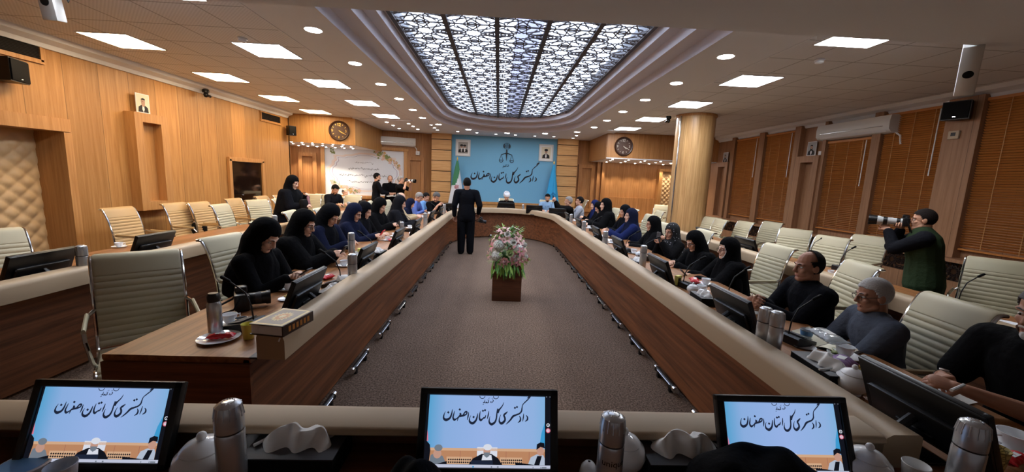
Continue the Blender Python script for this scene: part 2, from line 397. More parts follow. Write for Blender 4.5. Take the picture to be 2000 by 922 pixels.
b.box((-3.3, 13.2, HZ+.02), (1.85, 3.2, .03)).box((3.2, 13.2, HZ+.02), (.6, 3.2, .03)); b.box((.3, 14.2, HZ+.025), (5.6, 1.5, .03))
b.box((-2.47, 7.4, HZ+.02), (.02, 8.2, .05)).box((3.07, 7.9, HZ+.02), (.02, 9.2, .05))
struct('ceiling_soffit', b, PAINT)['kind'] = 'structure'
b = B(); lv = [(0.0, HZ), (0.0, 3.35), (.21, 3.35), (.21, 3.48), (.36, 3.48), (.36, 3.6), (.45, 3.6)]
loops = [[(x, y, z) for x, y in hole(d)] for d, z in lv]
for A, C in zip(loops[:-1], loops[1:]): b.add(A+C, [(i, i+1, n+i+1, n+i) for i in range(n-1)])
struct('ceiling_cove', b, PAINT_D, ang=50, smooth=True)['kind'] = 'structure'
struct('ceiling_beam', B().box((.5, .35, 3.4), (12.9, 6.1, .8)), PAINT)
struct('trim_2', B().sweep([(0, 3.1), (.03, 3.1), (.06, 3.15), (.16, 3.19), (.17, 3.25), (0, 3.25)], [(XL, 11.2), (XL, 3.4)]), PAINT)
struct('trim_3', B().sweep([(0, 3.1), (.03, 3.1), (.06, 3.15), (.16, 3.19), (.17, 3.25), (0, 3.25)], [(XR, 3.4), (XR, 12.2)]), PAINT)
# lattice ceiling light: glow above, panels of interlaced stars below
LAT = thing('lattice_ceiling_light', 'large backlit ceiling panel of dark interlaced star lattice in a stepped oval cove', 'ceiling light', (.23, 3.4, 3.6))
CX, CY, NX, NY = .636, .6, 5, 16
b = B()
for i in range(NX):
    x = (i-2)*CX
    if i == 2:
        b.mi = 0; b.box((x-CX*.3, 4.9, .22), (CX*.4, 9.8, .02)); b.mi = 1; b.box((x+CX*.2, 4.9, .22), (CX*.6, 9.8, .02))
    else: b.mi = 0; b.box((x, 4.9, .22), (CX, 9.8, .02))
b.obj('light_panel', [EM_DOME, EM_DIM], LAT, smooth=False)
b = B()
for i in range(4): b.box(((i-1.5)*CX, 4.9, 0), (.06, 9.8, .05))
b.box((-2.5*CX, 4.9, 0), (.05, 9.8, .05)).box((2.5*CX, 4.9, 0), (.05, 9.8, .05))
b.obj('mullion', LATT, LAT, smooth=False)
def bar(b, p, q, w=.013, t=.02):
    dx, dy = q[0]-p[0], q[1]-p[1]; l = math.hypot(dx, dy)
    if l < 1e-4: return
    b.box(((p[0]+q[0])/2, (p[1]+q[1])/2, 0), (l+w*.6, w, t), M.Rotation(math.atan2(dy, dx), 3, 'Z'))
def clipr(p, q, hx, hy):
    t0, t1 = 0.0, 1.0; dx, dy = q[0]-p[0], q[1]-p[1]
    for pp, qq in ((-dx, p[0]+hx), (dx, hx-p[0]), (-dy, p[1]+hy), (dy, hy-p[1])):
        if abs(pp) < 1e-9:
            if qq < 0: return None
        else:
            r = qq/pp
            if pp < 0: t0 = max(t0, r)
            else: t1 = min(t1, r)
    return None if t0 >= t1 else ((p[0]+dx*t0, p[1]+dy*t0), (p[0]+dx*t1, p[1]+dy*t1))
def star_cell(b, hx, hy, w=.0125, t=.012):
    def seg(p, q):
        c = clipr(p, q, hx, hy)
        if c: bar(b, c[0], c[1], w, t)
    def ring(cx, cy, r, k, a0=0.0, r2=None):
        P = [(cx+(r if (i % 2 == 0 or not r2) else r2)*math.cos(a0+2*math.pi*i/k), cy+(r if (i % 2 == 0 or not r2) else r2)*math.sin(a0+2*math.pi*i/k)) for i in range(k)]
        for i in range(k): seg(P[i], P[(i+1) % k])
        return P
    s_ = hx/.318
    st = ring(0, 0, .125*s_, 24, 0, .098*s_)
    for i in range(12):
        a = 2*math.pi*i/12; a2 = 2*math.pi*(i+2.6)/12
        seg((.125*s_*math.cos(a), .125*s_*math.sin(a)), (.30*s_*math.cos(a+.35), .30*s_*math.sin(a+.35)))
        seg((.125*s_*math.cos(a), .125*s_*math.sin(a)), (.30*s_*math.cos(a-.35), .30*s_*math.sin(a-.35)))
    for cx, cy in ((-.24*s_, 0), (.24*s_, 0)):
        ring(cx, cy, .075*s_, 8, math.pi/8); ring(cx, cy, .035*s_, 6)
    for cx in (-hx, hx):
        for cy in (-hy, hy): ring(cx, cy, .11*s_, 10); ring(cx, cy, .05*s_, 8)
    for cy in (-hy, hy): ring(0, cy, .06*s_, 8, math.pi/8)
    for sy in (-1, 1): seg((-hx, sy*(hy-.006)), (hx, sy*(hy-.006)))
    return b
cell = star_cell(B(), CX/2, CY/2).mesh('lattice_panel', LATT, smooth=False)
for i in range(NX):
    for j in range(NY): link('lattice_panel', cell, LAT, ((i-2)*CX, (j+.5)*CY+.03, 0))
# the far side of the dome, above the lattice
struct('ceiling_void', B().box((.23, 8.3, 3.95), (4.6, 11, .04)), PAINT)
# padded and panelled back bays
def niche_box(name, o, ux, n, w, h, dep=.12, fr=.14, mt=None, z0=0.0):     # raised frame around a tall recess
    o, ux, n = V(o), V(ux), V(n); b = B(); R = M((ux, n, V((0, 0, 1)))).transposed()
    for cx, cz, sx, sz in ((fr/2, h/2, fr, h), (w-fr/2, h/2, fr, h), (w/2, h-fr/2, w-2*fr, fr), (w/2, fr/2, w-2*fr, fr)):
        b.box(o+ux*cx+n*(dep/2)+V((0, 0, z0+cz)), (sx, dep, sz), R)
    b.mi = 1; b.box(o+ux*(w/2)+n*.012+V((0, 0, z0+h/2)), (w-2*fr, .02, h-2*fr), R)
    o_ = struct(name, b, [mt or W_TRIM, mt or W_TRIM]); return o_
niche_box('trim_4', (XL, 6.45, 0), (0, 1, 0), (1, 0, 0), .62, 1.55, dep=.16, fr=.14, z0=.95)
niche_box('trim_5', (XR, 8.72, 0), (0, -1, 0), (-1, 0, 0), .62, 1.75, dep=.16, fr=.14, mt=W_RIGHT, z0=.72)
niche_box('trim_6', (XR, 12.0, 0), (0, -1, 0), (-1, 0, 0), .62, 1.75, dep=.16, fr=.14, mt=W_RIGHT, z0=.72)
niche_box('trim_7', SP(.35), tuple(sl), tuple(sn), .55, 1.7, dep=.1, fr=.12, mt=W_BACK, z0=.6)
niche_box('trim_8', SP(3.85), tuple(sl), tuple(sn), .62, 1.75, dep=.1, fr=.12, mt=W_BACK, z0=.6)
niche_box('trim_9', (2.95, YB, 0), (1, 0, 0), (0, -1, 0), .6, 1.75, dep=.1, fr=.13, mt=W_BACK, z0=.6)
b = B()
for x in (3.68, 3.86): b.box((x, YB-.05, 1.25), (.09, .14, 2.46))
b.box((5.2, YB-.03, .6), (2.6, .06, 1.2))
struct('trim_10', b, W_BACK)
struct('door_2', tufted(B(), (6.07, YB-.12, .2), (1, 0, 0), (0, 0, 1), (0, -1, 0), .8, 2.0, .17, .17, .04), PAD, smooth=True, ang=80)
b = B().box((6.0, YB-.1, 1.15), (.12, .2, 2.3)).box((6.5, YB-.1, 2.26), (.9, .2, .1)); struct('trim_11', b, W_TRIM)
# the window in the panelled wall: dark glass in an oak frame
b = B()
for y, z, sy, sz in ((9.34, 1.88, 1.26, .09), (9.34, .88, 1.26, .09), (8.745, 1.38, .09, 1.0), (9.935, 1.38, .09, 1.0)): b.box((XL+.03, y, z), (.06, sy, sz), bev=.006)
wn = struct('window_1', b, W_TRIM); g = B().box((XL+.012, 9.34, 1.38), (.02, 1.1, .91)).obj('glass', DARKG, wn, smooth=False)
# round column
b = B().lathe([(.4, 0), (.4, 3.24)], seg=48); b.mi = 1; b.lathe([(.42, 3.2), (.42, 3.26)], seg=48)
co = struct('column', b, [W_COL, W_TRIM], smooth=True); co.location = (4.3, 8.72, 0); co.rotation_euler = (0, 0, .3)
st = B().box((-.395, -.1, 1.62), (.03, .03, 3.2), bev=.005).obj('metal_strip', CHROME, co); st.rotation_euler = (0, 0, -.25)
# window side: pilasters, sill boards with pierced star grilles
PIL = [(5.42, 5.86), (6.86, 7.02), (8.02, 8.1), (8.75, 8.92), (9.95, 10.15), (11.2, 11.35)]
b = B()
for y0, y1 in PIL: b.box((XR-.06, (y0+y1)/2, 1.95), (.12, y1-y0, 2.4))
struct('trim_12', b, W_RIGHT)
b = B().box((XR-.12, 7.0, .8), (.28, 10.4, .05)).box((XR-.1, 7.0, .25), (.2, 10.4, .5)); struct('sill_board', b, W_RIGHT)['kind'] = 'structure'
gc = B()
for k in range(34):
    bb = star_cell(B(), .15, .13, .012, .02)
    gc.add([(XR-.2+z, 2.0+.3*k+x, .64+y) for x, y, z in bb.v], bb.f)
struct('radiator_grille', gc, W_DARK)['kind'] = 'structure'

# ---------------------------------------------------------------- ceiling lamps and wall fittings
def panel_light(loc, label, em, group):
    t = thing('ceiling_panel_light', label, 'ceiling light', loc, 0, group)
    b = B()
    for x, y, sx, sy in ((0, .295, .6, .012), (0, -.295, .6, .012), (.295, 0, .012, .6), (-.295, 0, .012, .6)): b.box((x, y, -.004), (sx, sy, .012))
    b.obj('frame', WHITEP, t, smooth=False)
    B().box((0, 0, -.006), (.578, .578, .006)).obj('diffuser', em, t, smooth=False)
    return t
PW_ = panel_light((-4.88, 5.48, H), 'warm square ceiling panel in the row beside the panelled wall, first from the beam', EM_WARM, 'warm panel lights by the panelled wall')
for k, y in enumerate((7.28, 9.08, 10.8)): dup(PW_, (-4.88, y, H), 0, 'warm square ceiling panel in the row beside the panelled wall, %s from the beam' % ORD[k+1])
PC_ = panel_light((-3.1, 3.76, H), 'white square ceiling panel on the padded-door side, first from the beam', EM_COOL, 'white panel lights')
for k, y in enumerate((5.56, 7.36, 9.16, 11.0)): dup(PC_, (-3.1, y, H), 0, 'white square ceiling panel on the padded-door side, %s from the beam' % ORD[k+1])
for k, y in enumerate((3.98, 5.78, 7.58, 9.45, 11.2)): dup(PC_, (3.58, y, H), 0, 'white square ceiling panel on the window-blind side, %s from the beam' % ORD[k])
def downlight(r, label, group):
    t = thing('downlight', label, 'downlight', (0, 0, 0), 0, group)
    B().lathe([(r, .0), (r*1.12, -.004), (r*1.2, 0.002)], seg=24, caps=False).obj('trim_ring', WHITEP, t)
    B().lathe([(r*.98, -.003), (.002, -.005)], seg=24).obj('lens', EM_DOWN, t)
    return t
big = [(-2.08, 4.6), (-2.08, 5.85), (-2.08, 7.07), (-2.08, 8.3), (-2.08, 9.58), (-2.09, 10.8), (-1.85, 12.0), (-1.03, 12.9), (.22, 13.38),
       (1.46, 13.02), (2.36, 12.25), (2.6, 11.05), (2.6, 9.77), (2.59, 8.5), (2.6, 7.25), (2.6, 6.0), (2.6, 4.72)]
D1 = downlight(.085, '', 'large round downlights around the cove')
for k, (x, y) in enumerate(big):
    side = 'on the padded-door side' if k < 7 else ('before the blue wall' if k < 10 else 'on the window-blind side')
    kk = k if k < 7 else (k-7 if k < 10 else 16-k)
    lb = 'large round downlight along the cove %s, %s %s' % (side, ORD[kk], 'from the beam' if not 7 <= k < 10 else 'counted from the striped flag')
    if k == 0: D1.location = (x, y, HZ); D1['label'] = lb
    else: dup(D1, (x, y, HZ), 0, lb)
small = [(-3.38, 12.05), (-3.38, 12.75), (-3.38, 13.5), (-2.76, 12.15), (-2.76, 12.78), (-2.76, 13.5), (-2.1, 12.2), (-2.1, 12.85), (-2.1, 13.42),
         (-1.44, 13.6), (-.8, 13.7), (-.15, 13.85), (.52, 13.8), (1.2, 13.87), (1.86, 13.8), (2.53, 13.2), (2.56, 13.95)]
D2 = downlight(.042, '', 'small spotlights before the blue wall')
rows = ['nearest the wall air conditioner', 'next from the wall air conditioner', 'nearest the slatted pillar']
for k, (x, y) in enumerate(small):
    if k < 9: lb = 'small round ceiling spot row %s, %s towards the wall' % (rows[k//3], ORD[k % 3])
    else: lb = 'small round ceiling spot close to the blue wall, %s from the striped flag' % ORD[k-9]
    if k == 0: D2.location = (x, y, HZ); D2['label'] = lb
    else: dup(D2, (x, y, HZ), 0, lb)
def spot(label, group):
    t = thing('recess_spot', label, 'spotlight', (0, 0, 0), 0, group)
    B().lathe([(.036, .0), (.05, -.006), (.055, .002)], seg=16, caps=False).obj('trim_ring', WHITEP, t)
    B().lathe([(.03, -.002), (.028, -.008), (.018, -.013), (.002, -.015)], seg=16).obj('lens', EM_DOWN, t)
    l = bpy.data.lights.new('spot_beam', 'SPOT'); l.energy = 20; l.color = (1, .86, .68); l.spot_size = 1.5; l.spot_blend = .5; l.shadow_soft_size = .03
    lo = bpy.data.objects.new('spot_beam', l); COL.objects.link(lo); lo.parent = t; lo.location = (0, 0, -.035)
    return t
S1 = spot('', 'spots under the panelled fascia'); first = True; rn = ['front', 'middle', 'back']
for r in range(3):
    for k in range(7):
        f = (k+.5+(.3 if r == 1 else 0))/7.4
        p = V((-6.35, 11.35, 0)).lerp(V((-4.35, 11.75, 0)), f)+V((-.15*r, (.15, .95, 1.75)[r], 2.498))
        lb = 'small lit spot under the fascia with the gilt-numeral clock, %s row, %s from the loudspeaker' % (rn[r], ORD[k])
        if first: S1.location = p; S1['label'] = lb; first = False
        else: dup(S1, p, 0, lb)
for r in range(3):
    for k in range(6):
        p = (3.6+.52*k+.14*r, (12.5, 13.25, 14.2)[r], 2.462)
        dup(S1, p, 0, 'small lit spot under the dark-dialled clock fascia, %s row, %s from blue wall' % (rn[r], ORD[k]), 'spots under the dark-clock fascia')
def detector(loc, label):
    t = thing('smoke_detector', label, 'smoke detector', loc, 0)
    B().lathe([(.05, 0), (.055, -.012), (.05, -.02)], seg=24).obj('base', WHITEP, t)
    B().lathe([(.042, -.02), (.044, -.04), (.03, -.052), (.002, -.054)], seg=24).obj('sensor_cap', WHITEP, t)
detector((-3.15, 5.1, H), 'white smoke detector on the tiles beside the padded-door side panels')
detector((3.73, 4.72, H), 'white smoke detector on the tiles between two window-side panels')
def dome_cam(loc, rz, label):
    t = thing('security_camera', label, 'security camera', loc, rz)
    B().lathe([(.05, 0), (.06, -.02), (.055, -.06)], seg=20).obj('mount', BLACKP, t)
    B().ell((0, 0, -.1), (.042, .042, .05)).obj('camera_body', BLACKP, t)
    B().cap((0, .02, -.11), (.0, .065, -.125), .026, .024).obj('lens', DARKG, t)
dome_cam((XL+.13, 8.05, 3.17), -1.2, 'black security camera at the cornice of the panelled wall')
dome_cam((3.78, 8.95, H), 1.9, 'dark security camera beside the top of the round column')
def speaker(loc, rz, label, w=.26, h=.24):
    t = thing('loudspeaker', label, 'loudspeaker', loc, rz)
    b = B().prism([(-w/2, 0), (w/2, 0), (w*.36, .17), (-w*.36, .17)], h, (0, 0, h/2), (1, 0, 0), (0, -1, 0))
    b.obj('cabinet', BLACKP, t, smooth=False)
    B().box((0, .008, 0), (w*.94, .016, h*.92), bev=.006).obj('grille', BLACKM, t)
    B().box((0, .018, -h*.36), (.03, .003, .008)).obj('badge', CHROME, t)
    B().tube([(0, -.1, 0), (0, -.26, .02)], .014).obj('bracket', BLACKP, t)
speaker((XL+.2, 4.98, 2.71), -1.2, 'black loudspeaker on the panelled wall above the padded door', .3, .26)
speaker((XL+.25, 11.0, 2.75), -2.1, 'black loudspeaker in the corner beside the gilt-numeral clock', .2, .25)
speaker((XR-.3, 5.6, 2.95), 1.9, 'black loudspeaker high between the two nearest window blinds', .3, .26)
def vent(y0, y1, z0, z1, label):
    t = thing('air_vent', label, 'air vent', (XL, (y0+y1)/2, (z0+z1)/2)); w, h = y1-y0, z1-z0
    b = B()
    for y, z, sy, sz in ((0, h/2, w+.06, .03), (0, -h/2, w+.06, .05), (w/2, 0, .03, h), (-w/2, 0, .03, h)): b.box((.012, y, z), (.03, sy, sz))
    b.obj('frame', W_TRIM, t, smooth=False); b = B().box((.004, 0, 0), (.006, w, h))
    for k in range(12): b.box((.012, 0, -h/2+h*(k+.5)/12), (.012, w, .006), (0, .5, 0))
    b.obj('louvre', GRILLE, t, smooth=False)
vent(4.0, 5.4, 2.92, 3.13, 'long dark air vent high on the wall above the padded door')
vent(10.0, 10.85, 2.88, 3.08, 'dark air vent high on the panelled wall near the loudspeaker corner')
t = thing('wall_vent', 'small pale slatted vent in the alcove behind the standing woman', 'air vent', SP(.12, .02, 1.15)); b = B()
for k in range(9): b.box((0, 0, -.16+.04*k), (.3, .02, .02), sl_rot)
b.obj('slats', mat('vent_tan', '#b89a78', .6), t, smooth=False)
# projection pods hanging from the ceiling
POD = mat('pod_silver', '#c9c9c7', .35, .3)
def pod(top, low, label):
    t = thing('ceiling_pod', label, 'projector lift', top); d = V(low)-V(top)
    R = d.to_track_quat('Z', 'Y').to_matrix(); b = B().box(d/2, (.13, .09, d.length), R, bev=.012); b.obj('housing', POD, t)
    B().lathe([(.035, 0), (.035, .004), (.002, .006)], d*.55+R @ V((0, -.046, 0)), rot=R @ M.Rotation(math.pi/2, 3, 'X')).obj('lens', BLACKM, t)
    B().tube([(.12, .03, -.01), (.16, .06, -.08), (.13, .05, -.16), (.1, .03, -.06)], .009).obj('cable', BLACKP, t)
pod((4.05, 3.42, 3.02), (4.28, 3.62, 2.66), 'silver box hanging from the ceiling beam on the window-blind side')
pod((-4.0, 3.8, 3.25), (-4.0, 3.85, 2.92), 'silver box hanging from the ceiling over the padded-door side')
# clocks
GILT = mat('gilt', '#e8c26a', .3, .7); IVORY = mat('ivory', '#c9bfb0', .5); BROWN = mat('clock_brown', '#3a2318', .4); DIAL = mat('dial_brown', '#4a3226', .5)
def digit(b, ch, x, z, s):
    S = {'1': [[(.2, .8), (.5, 1), (.5, 0)]], '2': [[(0, .8), (.2, 1), (.6, 1), (.7, .7), (0, 0), (.8, 0)]], '3': [[(0, 1), (.7, 1), (.3, .55), (.7, .4), (.6, 0), (0, 0)]],
         '6': [[(.7, .9), (.3, 1), (0, .5), (.05, 0), (.6, 0), (.7, .4), (.1, .5)]], '9': [[(.7, .55), (.1, .5), (0, .9), (.4, 1), (.7, .8), (.7, .3), (.3, 0), (.05, .1)]]}[ch]
    for st in S: b.tube([(x+p*s*.8, -.012, z+q*s) for p, q in st], s*.13, 6)
def clock(loc, R, r, label, num, hands, rimm):
    t = thing('wall_clock', label, 'clock', loc); t.rotation_euler = (0, 0, R)
    X90 = M.Rotation(math.pi/2, 3, 'X')
    B().lathe([(r*.8, 0), (r*.84, .035), (r*.93, .05), (r, .03), (r, 0)], seg=48, rot=X90).obj('rim', rimm, t)
    B().lathe([(r*.84, 0), (r*.84, .006), (.002, .006)], seg=48, rot=X90).obj('dial', DIAL, t)
    b = B()
    for k in range(12):
        a = 2*math.pi*k/12
        if k % 3: b.box((r*.66*math.sin(a), -.012, r*.66*math.cos(a)), (.012, .006, r*.13), M.Rotation(a, 3, 'Y'))
    s = r*.26
    digit(b, '1', -s*.8, r*.48, s); digit(b, '2', -s*.05, r*.48, s); digit(b, '3', r*.56, -s*.4, s*.8); digit(b, '6', -s*.3, -r*.74, s*.8); digit(b, '9', -r*.72, -s*.4, s*.8)
    b.obj('numeral', num, t)
    for nm, a, l, w in (('hour_hand', math.radians(hands[0]), r*.42, .02), ('minute_hand', math.radians(hands[1]), r*.62, .014)):
        B().box((l*.42*math.sin(a), -.016, l*.42*math.cos(a)), (w, .004, l), M.Rotation(a, 3, 'Y')).obj(nm, num, t)
fa = math.atan2(fl.y, fl.x)
clock(tuple(F0.lerp(F1, .845)+fn*.005+V((0, 0, 2.86))), fa, .28, 'round brown wall clock with gilt numerals on the oak fascia', GILT, (125, 120), BROWN)
clock((3.83, 12.215, 2.85), 0, .29, 'round dark wall clock with pale numerals above the window-side bay', IVORY, (130, 118), BROWN)
# air conditioners
ACW = mat('ac_white', '#d3d1cc', .3)
def air_con(loc, rz, w, label):
    t = thing('air_conditioner', label, 'air conditioner', loc, rz)
    prof = [(0, 0), (.16, .02), (.205, .07), (.21, .2), (.19, .3), (0, .32)]
    b = B(); k = len(prof); P = [(-w/2, -y, z) for y, z in prof]+[(w/2, -y, z) for y, z in prof]
    b.add(P, [tuple(range(k)), tuple(range(2*k-1, k-1, -1))]+[(i, k+i, k+(i+1) % k, (i+1) % k) for i in range(k)]); b.obj('casing', ACW, t, ang=50)
    B().box((0, -.175, .045), (w*.9, .012, .05), (.75, 0, 0)).obj('louvre', WHITEP, t)
    B().box((0, -.213, .12), (w*.86, .004, .008)).obj('front_seam', CHROME, t)
    B().tube([(w/2-.03, -.05, .02), (w/2+.05, -.03, -.05), (w/2+.08, -.03, -.2)], .014).obj('pipe', WHITEP, t)
air_con(SP(3.5, .0, 2.7), math.atan2(sl.y, sl.x), 1.3, 'white split air conditioner on the back wall above the floral banner edge')
air_con((XR-.02, 7.4, 2.76), -math.pi/2, 1.55, 'white split air conditioner above the window blinds')
for p, s_, lb in ((SP(4.25, .03, 2.5), .14, 'white junction box on the back wall below the air conditioner'), ((XR-.03, 8.18, 2.5), .12, 'white junction box on the window wall beside a small portrait')):
    t = thing('junction_box', lb, 'junction box', p); B().box((0, 0, 0), (s_, s_*.6, s_), bev=.008).obj('cover', WHITEP, t); B().box((0, -s_*.31, 0), (s_*.4, .004, s_*.1)).obj('switch', GREYP, t)
t = thing('thermostat', 'small beige wall thermostat under the loudspeaker between blinds', 'thermostat', (XR-.135, 5.7, 2.62))
B().box((0, 0, 0), (.03, .14, .12), bev=.006).obj('cover', mat('beige_plastic', '#b7a58c', .5), t); B().box((-.017, 0, .01), (.004, .06, .05)).obj('display', GREYP, t)
# venetian blinds
SLAT = wood('blind_slat', '#a5642c', '#c98544', 'Y', None, rough=.4, var=0, fine=1.5)
def blind(y0, y1, z0, z1, label):
    t = thing('venetian_blind', label, 'window blind', (XR-.03, (y0+y1)/2, z1), 0, 'wooden venetian blinds'); w = y1-y0; h = z1-z0
    B().box((-.02, 0, -.02), (.05, w, .04)).obj('headrail', SLAT, t, smooth=False); b = B()
    n = int(h/.036)
    for k in range(n): b.box((-.02, 0, -.055-k*(h-.08)/n), (.036, w-.02, .003), (0, .75, 0))
    b.obj('slats', SLAT, t, smooth=False)
    B().box((-.02, 0, -h+.01), (.045, w-.02, .022)).obj('bottom_rail', SLAT, t, smooth=False); b = B()
    for f in (-.3, .0, .3): b.box((-.043, f*w, -h/2), (.002, .008, h-.06))
    b.obj('ladder_tape', W_TRIM, t, smooth=False)
    B().tube([(-.06, -w*.38, -.05), (-.065, -w*.38, -h*.5)], .008).obj('wand', WHITEP, t)
for y0, y1, z0, z1, lb in ((2.6, 3.95, .95, 3.1, 'wooden venetian blind closest to the camera, mostly out of the frame'), (4.05, 5.42, .95, 3.1, 'wide wooden venetian blind beyond the green-vested photographer, beside the loudspeaker'),
    (5.86, 6.86, .95, 3.1, 'tall wooden venetian blind behind the photographer in the green vest'), (7.02, 8.02, .95, 2.74, 'wooden venetian blind directly under the air conditioner'),
    (8.92, 9.95, .95, 3.08, 'wooden venetian blind between the two niches, closer to the air conditioner'), (10.15, 11.2, .95, 3.08, 'wooden venetian blind next to the round column')):
    blind(y0, y1, z0, z1, lb)

# ---------------------------------------------------------------- lettering, emblem, pictures, banner, flags
STROKES = [
 [(1772,458,10),(1800,492,26),(1797,538,30),(1755,570,10)], [(1726,428,10),(1720,500,22),(1706,570,10)], [(1640,472,10),(1664,512,26),(1658,560,30),(1616,594,10)],
 [(1872,98,8),(1815,160,20),(1752,218,20),(1702,272,16),(1690,330,22),(1682,385,28),(1642,430,28),(1580,455,30),(1520,482,38),(1470,545,30),(1425,592,22),(1382,630,6)], [(1860,92,10),(1825,122,26),(1790,152,12)],
 [(1600,432,16),(1590,462,26)], [(1545,452,16),(1535,480,26)],
 [(1412,398,10),(1375,430,32),(1342,465,34),(1362,515,34),(1358,565,40),(1300,612,48),(1256,575,30),(1262,505,16),(1282,452,6)],
 [(1332,232,8),(1308,292,18),(1262,350,26),(1232,382,46),(1222,432,30)], [(1212,345,12),(1204,430,24),(1197,520,28),(1170,592,36),(1108,630,46),(1062,592,32),(1064,520,14),(1078,484,5)],
 [(1046,396,10),(1036,470,24),(1022,540,10)],
 [(992,468,10),(975,512,26),(935,532,22),(898,562,40),(870,525,30),(872,455,22),(884,398,8)], [(950,505,12),(942,535,22)],
 [(832,438,10),(825,500,26),(800,572,36),(742,618,48),(686,590,36),(680,532,18),(702,478,6)],
 [(656,418,10),(650,490,26),(636,562,8)],
 [(552,474,22),(590,420,26),(622,418,28),(614,458,24),(562,482,34),(515,492,34),(482,498,40)], [(486,440,22),(504,464,36),(482,492,26)], [(482,498,34),(455,522,22),(420,548,24),(388,562,40),(362,522,30),(372,462,22),(388,402,8)], [(462,520,22),(446,582,10)],
 [(342,374,8),(330,460,28),(300,532,36),(230,566,50),(182,532,34),(188,465,18),(212,412,5)]]
DOTS = [(1552,328,46),(1592,312,46),(1572,286,0),(932,392,46),(972,380,46),(757,506,48),(483,376,48),(265,432,48)]
SMALL = [[(1112,150,8),(1130,165,14),(1122,190,14),(1092,212,5)], [(1080,178,12),(1088,196,14),(1070,206,6)], [(1048,150,10),(1034,178,14),(1040,200,14),(1005,212,14),(990,190,14)], [(966,152,6),(964,185,14),(950,206,16),(930,208,8)], [(1010,195,10),(980,212,12),(962,200,12)]]
SDOTS = [(1106,128,15),(1124,124,15),(1040,128,15),(1056,124,15),(1016,158,13),(946,236,15),(932,240,15)]
def lozenge(b, x, y, r, d, o, ux, uy, sc):
    if r: b.prism([((x-r*.5)*sc, -(y+r*.08)*sc), ((x+r*.1)*sc, -(y+r*.5)*sc), ((x+r*.5)*sc, -(y-r*.08)*sc), ((x-r*.1)*sc, -(y-r*.5)*sc)], d, o, ux, uy)
def big_text(b, d, o, ux, uy, sc, ox=990, oy=480):
    o = V(o)
    for s_ in STROKES: b.ribbon([(x-ox, -(y-oy), w) for x, y, w in s_], d, o, ux, uy, sc)
    for x, y, r in DOTS: lozenge(b, x-ox, y-oy, r, d, o, ux, uy, sc)
def small_text(b, d, o, ux, uy, sc, ox=1030, oy=180):
    for s_ in SMALL: b.ribbon([(x-ox, -(y-oy), w) for x, y, w in s_], d, o, ux, uy, sc)
    for x, y, r in SDOTS: lozenge(b, x-ox, y-oy, r, d, o, ux, uy, sc)
YW = YB-.001
t = thing('wall_lettering', 'large dark raised calligraphic words across the blue wall', 'lettering', (.185, YW, 1.78))
b = B(); big_text(b, -.035, (0, -.002, 0), (1, 0, 0), (0, 0, 1), .00149); b.obj('letters', BRONZE, t, ang=60)
t = thing('wall_emblem', 'bronze scales of justice emblem with small lettering on the blue wall', 'emblem', (.26, YW-.02, 2.6))
b = B()                                                                    # all in metres round the beam of the scales
def arc(cx, cz, r, a0, a1, n=10, rr=None): return [(cx+r*math.cos(math.radians(a0+(a1-a0)*i/n)), 0, cz+(rr or r)*math.sin(math.radians(a0+(a1-a0)*i/n))) for i in range(n+1)]
b.tube([(-.2, 0, -.02), (-.1, 0, .01), (0, 0, .05), (.1, 0, .01), (.2, 0, -.02)], [.008, .012, .022, .012, .008]); b.tube([(0, 0, .05), (0, 0, -.08), (0, 0, -.24)], [.03, .02, .004])
b.tube([(0, 0, .05), (0, 0, .12), (0, 0, .18)], [.016, .03, .012])
for sx in (-1, 1):
    x = .195*sx
    b.tube([(x, 0, -.02), (x-.068, 0, -.22)], .006); b.tube([(x, 0, -.02), (x+.068, 0, -.22)], .006); b.tube([(x-.07, 0, -.22), (x+.07, 0, -.22)], .007)
    b.tube(arc(x, -.22, .07, 180, 360, 10, .075), .009)
for sx in (-1, 1):
    b.tube(arc(0, .29, .115, 90-sx*20, 90-sx*160), [.006]*3+[.018]*5+[.006]*3); b.tube(arc(.012*sx, .29, .062, 90-sx*15, 90-sx*165), [.005]*3+[.014]*5+[.005]*3)
b.tube([(0, 0, .19), (0, 0, .3), (0, 0, .37)], [.006, .016, .006]); b.tube(arc(0, .415, .028, 200, 340), .008)
b.obj('scales', BRONZE, t)
b = B(); small_text(b, -.02, (-.02, 0, -.42), (1, 0, 0), (0, 0, 1), .00105); b.obj('letters', BRONZE, t)
SKIN_P = mat('print_skin', '#b08c78', .6); INK = mat('print_black', '#1c1a1c', .6); GREYB = mat('print_grey', '#a3a09c', .6); CREAMP = mat('print_cream', '#d8d0ba', .7); WHITEB = mat('print_white', '#e2e2e2', .6)
def oval(cx, cy, rx, ry, n=20): return [(cx+rx*math.cos(2*math.pi*i/n), cy+ry*math.sin(2*math.pi*i/n)) for i in range(n)]
